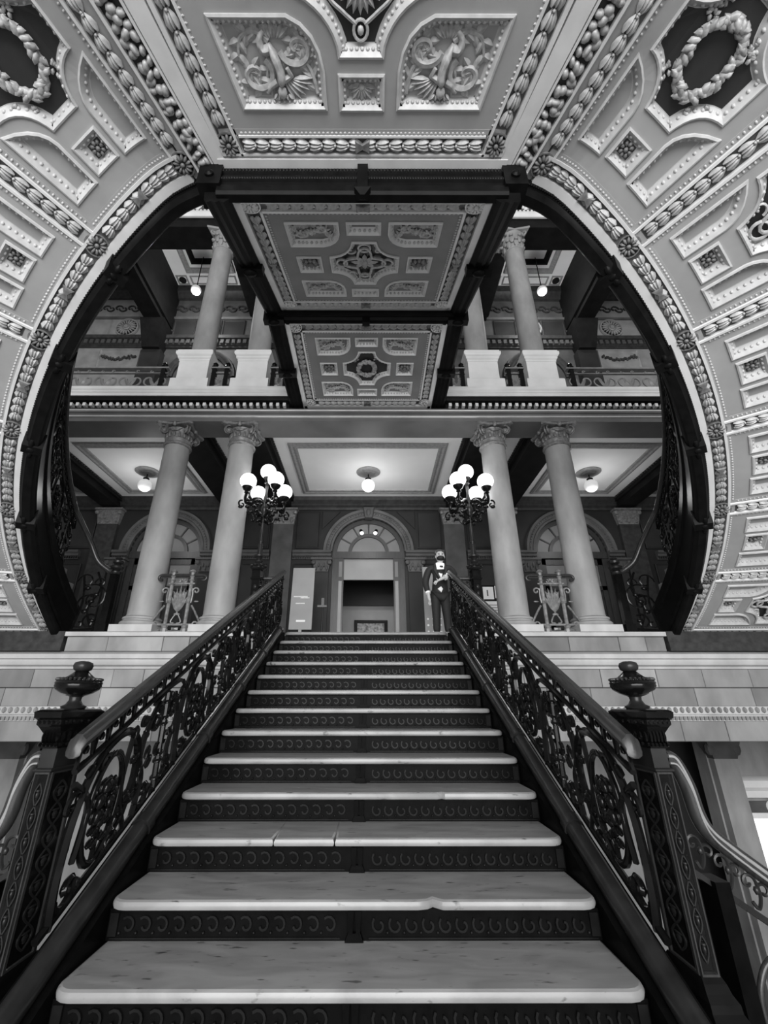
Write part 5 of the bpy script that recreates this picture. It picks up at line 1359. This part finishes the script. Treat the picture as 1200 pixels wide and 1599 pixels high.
for k, z in enumerate((2.74, 2.86, 2.98, 3.1)):
    t.box(1.24, 1.42, z, z+.018, .012, .014)
    if k: t.lathe([(.02,.012),(.02,.014)], 10, (1.16, z+.005, 0)) 
t.box(1.14, 1.22, 4.02, 4.05, .012, .014); t.box(1.2, 1.30, 3.38, 3.58, .012, .016); t.build('printed_text', 'print_', sg, 0)
t = MB(ln2)
for i in range(4):
    for j in range(6):
        if (i*3+j*5) % 4 < 2: t.box(1.212+i*.02, 1.226+i*.02, 3.40+j*.028, 3.42+j*.028, .016, .018)
t.build('printed_emblem', 'ink', sg, 0)
MB().box(1.1, 1.52, 8.45, 8.75, F2, F2+.02).box(1.28, 1.34, 8.6, 8.63, F2, F2+.2).build('foot', 'iron', sg)
sn = empty('barrier_post', (-.88, 8.7, F2), 'thin black barrier post left of the central door', 'barrier post')
MB().tube([(-.88,8.7,F2), (-.88,8.7,3.36)], .014, 8).build('pole', 'iron', sn, 50); MB().lathe([(.14,0),(.14,.015),(.03,.03),(.02,.05)], 18, (-.88,8.7,F2)).build('foot', 'iron', sn, 40)
MB().box(-.98,-.80,8.67,8.73,3.34,3.38).box(-.905,-.855,8.68,8.72,3.38,3.52).build('top_plate', 'iron', sn)
nb = empty('notice_board', (2.45, 8.5, F2), 'white notice board with round pictograms behind the right column', 'notice board')
MB().box(2.26, 2.95, 8.5, 8.53, 2.62, 3.42).build('panel', 'print_', nb)
MB().box(2.24, 2.44, 8.5, 8.52, 3.46, 3.70).box(2.47, 2.66, 8.5, 8.52, 3.48, 3.72).build('upper_cards', 'print_', nb); MB().box(2.22, 2.97, 8.53, 8.55, F2, 3.74).build('frame', 'iron', nb)
t = MB(lambda x, z, h: (x, 8.5-h, z))
for cx, cz in ((2.50,3.10),(2.50,2.86)): t.tube([(cx+.055*math.cos(a), cz+.055*math.sin(a), .002) for a in [2*PI*i/18 for i in range(18)]], .010, 4, True)
for z in (3.34, 3.29, 3.24): t.box(2.30, 2.6, z, z+.012, 0, .003)
t.box(2.31, 2.335, 3.52, 3.64, 0, .003); t.box(2.55, 2.57, 3.54, 3.66, 0, .003); t.box(2.54, 2.63, 3.535, 3.55, 0, .003); t.box(2.40, 2.42, 3.12, 3.14, 0, .003); t.build('printed_marks', 'ink', nb, 60)

# ================================================================== PERSON
def skin_mesh(name, verts, edges, m, parent, sub=2, root=0):
    me = bpy.data.meshes.new(name); me.from_pydata([v[:3] for v in verts], edges, []); o = bpy.data.objects.new(name, me); COL.objects.link(o); o.parent = parent
    md = o.modifiers.new('skin', 'SKIN'); md.use_smooth_shade = True; md.branch_smoothing = .5
    sv = me.skin_vertices[0].data
    for i, v in enumerate(verts): sv[i].radius = (v[3], v[4] if len(v) > 4 else v[3]); sv[i].use_root = (i == root)
    sd = o.modifiers.new('subdivision', 'SUBSURF'); sd.levels = sub; sd.render_levels = sub
    me.materials.append(M[m]); return o
pe = empty('person', (1.23, 7.36, F2), 'person in dark suit and black mask leaning on the right stair handrail', 'person')
bv = [(0,0,.80,.13,.10),(0,0,.95,.12,.09),(.01,-.01,1.10,.14,.095),(.015,-.02,1.18,.11,.08),(.02,-.02,1.245,.048),(.025,-.03,1.29,.045),(.03,-.035,1.36,.078,.086),(.03,-.035,1.44,.076,.084),(.03,-.03,1.485,.035),
      (-.17,-.0,1.17,.055),(-.24,.02,.95,.043),(-.21,-.06,.74,.032),(-.205,-.08,.67,.03),(-.2,-.09,.61,.022),
      (.19,-.03,1.17,.055),(.235,-.16,1.02,.045),(.05,-.27,.955,.03),(-.03,-.275,.92,.03),(-.07,-.28,.89,.022),
      (-.08,0,.72,.085),(-.085,-.01,.42,.06),(-.09,0,.08,.042),(-.09,-.10,.03,.035),
      (.07,0,.72,.085),(.085,-.02,.42,.06),(.10,.01,.08,.042),(.105,-.09,.03,.035)]
be = [(0,1),(1,2),(2,3),(3,4),(4,5),(5,6),(6,7),(7,8),(3,9),(9,10),(10,11),(11,12),(12,13),(3,14),(14,15),(15,16),(16,17),(17,18),(0,19),(19,20),(20,21),(21,22),(0,23),(23,24),(24,25),(25,26)]
def fingers(base, dirs, verts, edges, bi):
    for d, bend, ln in dirs:
        i = len(verts); p = Vector(base)+Vector(d)*.012; q = Vector(base)+Vector(d)*ln*.6+Vector(bend)*.3; r = Vector(base)+Vector(d)*ln+Vector(bend)
        verts += [(*p,.0095),(*q,.0085),(*r,.007)]; edges += [(bi,i),(i,i+1),(i+1,i+2)]
fingers((-.2,-.09,.61), [((-.3,-.35,-.9),(.0,-.01,0),.075),((-.1,-.2,-1),(.0,-.015,0),.085),((.1,-.05,-1),(.0,-.015,0),.08),((.3,.1,-.9),(0,-.01,0),.065),((.2,-.9,-.3),(0,0,-.02),.05)], bv, be, 13)
fingers((-.07,-.28,.89), [((-.9,-.2,.1),(0,.01,-.02),.07),((-.95,-.1,-.2),(0,.01,-.02),.08),((-.9,0,-.45),(0,.01,-.02),.075),((-.7,.1,-.7),(0,.01,-.02),.06),((-.3,-.4,.85),(-.01,0,0),.05)], bv, be, 18)
skin_mesh('body', bv, be, 'skin', pe)
jv = [(0,.0,.63,.155,.13),(0,0,.86,.145,.12),(.0,-.005,1.0,.142,.115),(.01,-.01,1.12,.158,.112),(.015,-.015,1.19,.115,.09),(-.172,0,1.17,.072),(-.245,.02,.95,.062),(-.213,-.055,.755,.048),(.192,-.03,1.17,.072),(.238,-.16,1.02,.063),(.085,-.255,.965,.046)]
skin_mesh('jacket', jv, [(0,1),(1,2),(2,3),(3,4),(4,5),(5,6),(6,7),(4,8),(8,9),(9,10)], 'suit', pe, root=2)
tv = [(0,0,.76,.135,.11),(-.08,0,.70,.098),(-.085,-.01,.42,.076),(-.09,0,.10,.062),(.07,0,.70,.098),(.085,-.02,.42,.076),(.10,.01,.10,.062)]
skin_mesh('trousers', tv, [(0,1),(1,2),(2,3),(0,4),(4,5),(5,6)], 'suit', pe)
O_ = Vector((1.23, 7.36, F2))
def ploc(mb): mb.v = [(p[0]+O_.x, p[1]+O_.y, p[2]+O_.z) for p in mb.v]; return mb
T = lambda x, z, h: (x, -h+max(0, z-1.0)*.20, z)
ploc(MB(T).slab([(-.075,1.245),(-.045,1.10),(.0,.985),(.02,.985),(.055,1.10),(.10,1.235),(.06,1.265),(-.03,1.27)], .10, .150, .01)).build('shirt', 'shirt', pe, 40)
ploc(MB(T).slab([(-.06,.80),(.0,.74),(.03,.80),(.0,.84)], .10, .140, .006)).build('shirt_hem', 'shirt', pe, 40)
lp = MB(T)
for q in (-1, 1): lp.slab([(.01+q*.095,1.24),(.01+q*.12,1.12),(.01+q*.03,.95),(.01+q*.012,.97),(.01+q*.06,1.10),(.01+q*.075,1.25)], .108, .158, .008)
ploc(lp).build('lapels', 'suit', pe, 40)
ploc(MB().tube([(.075,-.258,.962),(.045,-.268,.952)], .047, 10)).build('shirt_cuff', 'shirt', pe, 40)
ploc(MB().tube([(-.216,-.05,.765),(-.211,-.06,.735)], .044, 10)).build('shirt_cuff', 'shirt', pe, 40)
ploc(MB(T).slab(rect(.075,.125,1.04,1.075), .12, .142, .004)).build('name_badge', 'shirt', pe, 0)
mk = MB(); mk.ell((.03,-.075,1.345), (.066,.062,.048), 14, 8); ploc(mk).build('face_mask', 'mask', pe, 60)
hr_ = MB(); hr_.ell((.03,.01,1.45), (.088,.09,.078), 16, 10); hr_.ell((.03,.035,1.38), (.078,.06,.10), 12, 8); hr_.ell((.055,.03,1.50), (.04,.04,.035), 10, 6)
for q in (-1, 1): hr_.ell((.03+q*.068,-.02,1.43), (.014,.035,.04), 8, 6)
ploc(hr_).build('hair', 'hair', pe, 60)
ey = MB()
for q in (-1, 1): ey.ell((.03+q*.028,-.108,1.40), (.013,.006,.006), 7, 5); ey.tube([(.03+q*.045,-.104,1.418),(.03+q*.014,-.110,1.421)], .004, 4)
ploc(ey).build('eyes_and_brows', 'mask', pe, 60)
fc = MB(); fc.ell((.03,-.105,1.38), (.012,.016,.02), 7, 5)
for q in (-1, 1): fc.ell((.03+q*.078,-.02,1.385), (.008,.018,.026), 6, 5)
ploc(fc).build('nose_and_ears', 'skin', pe, 60)
sh = MB(); sh.ell((-.09,-.06,.035), (.045,.11,.035), 10, 6); sh.ell((.105,-.05,.035), (.045,.11,.035), 10, 6)
ploc(sh).build('shoes', 'mask', pe, 60)
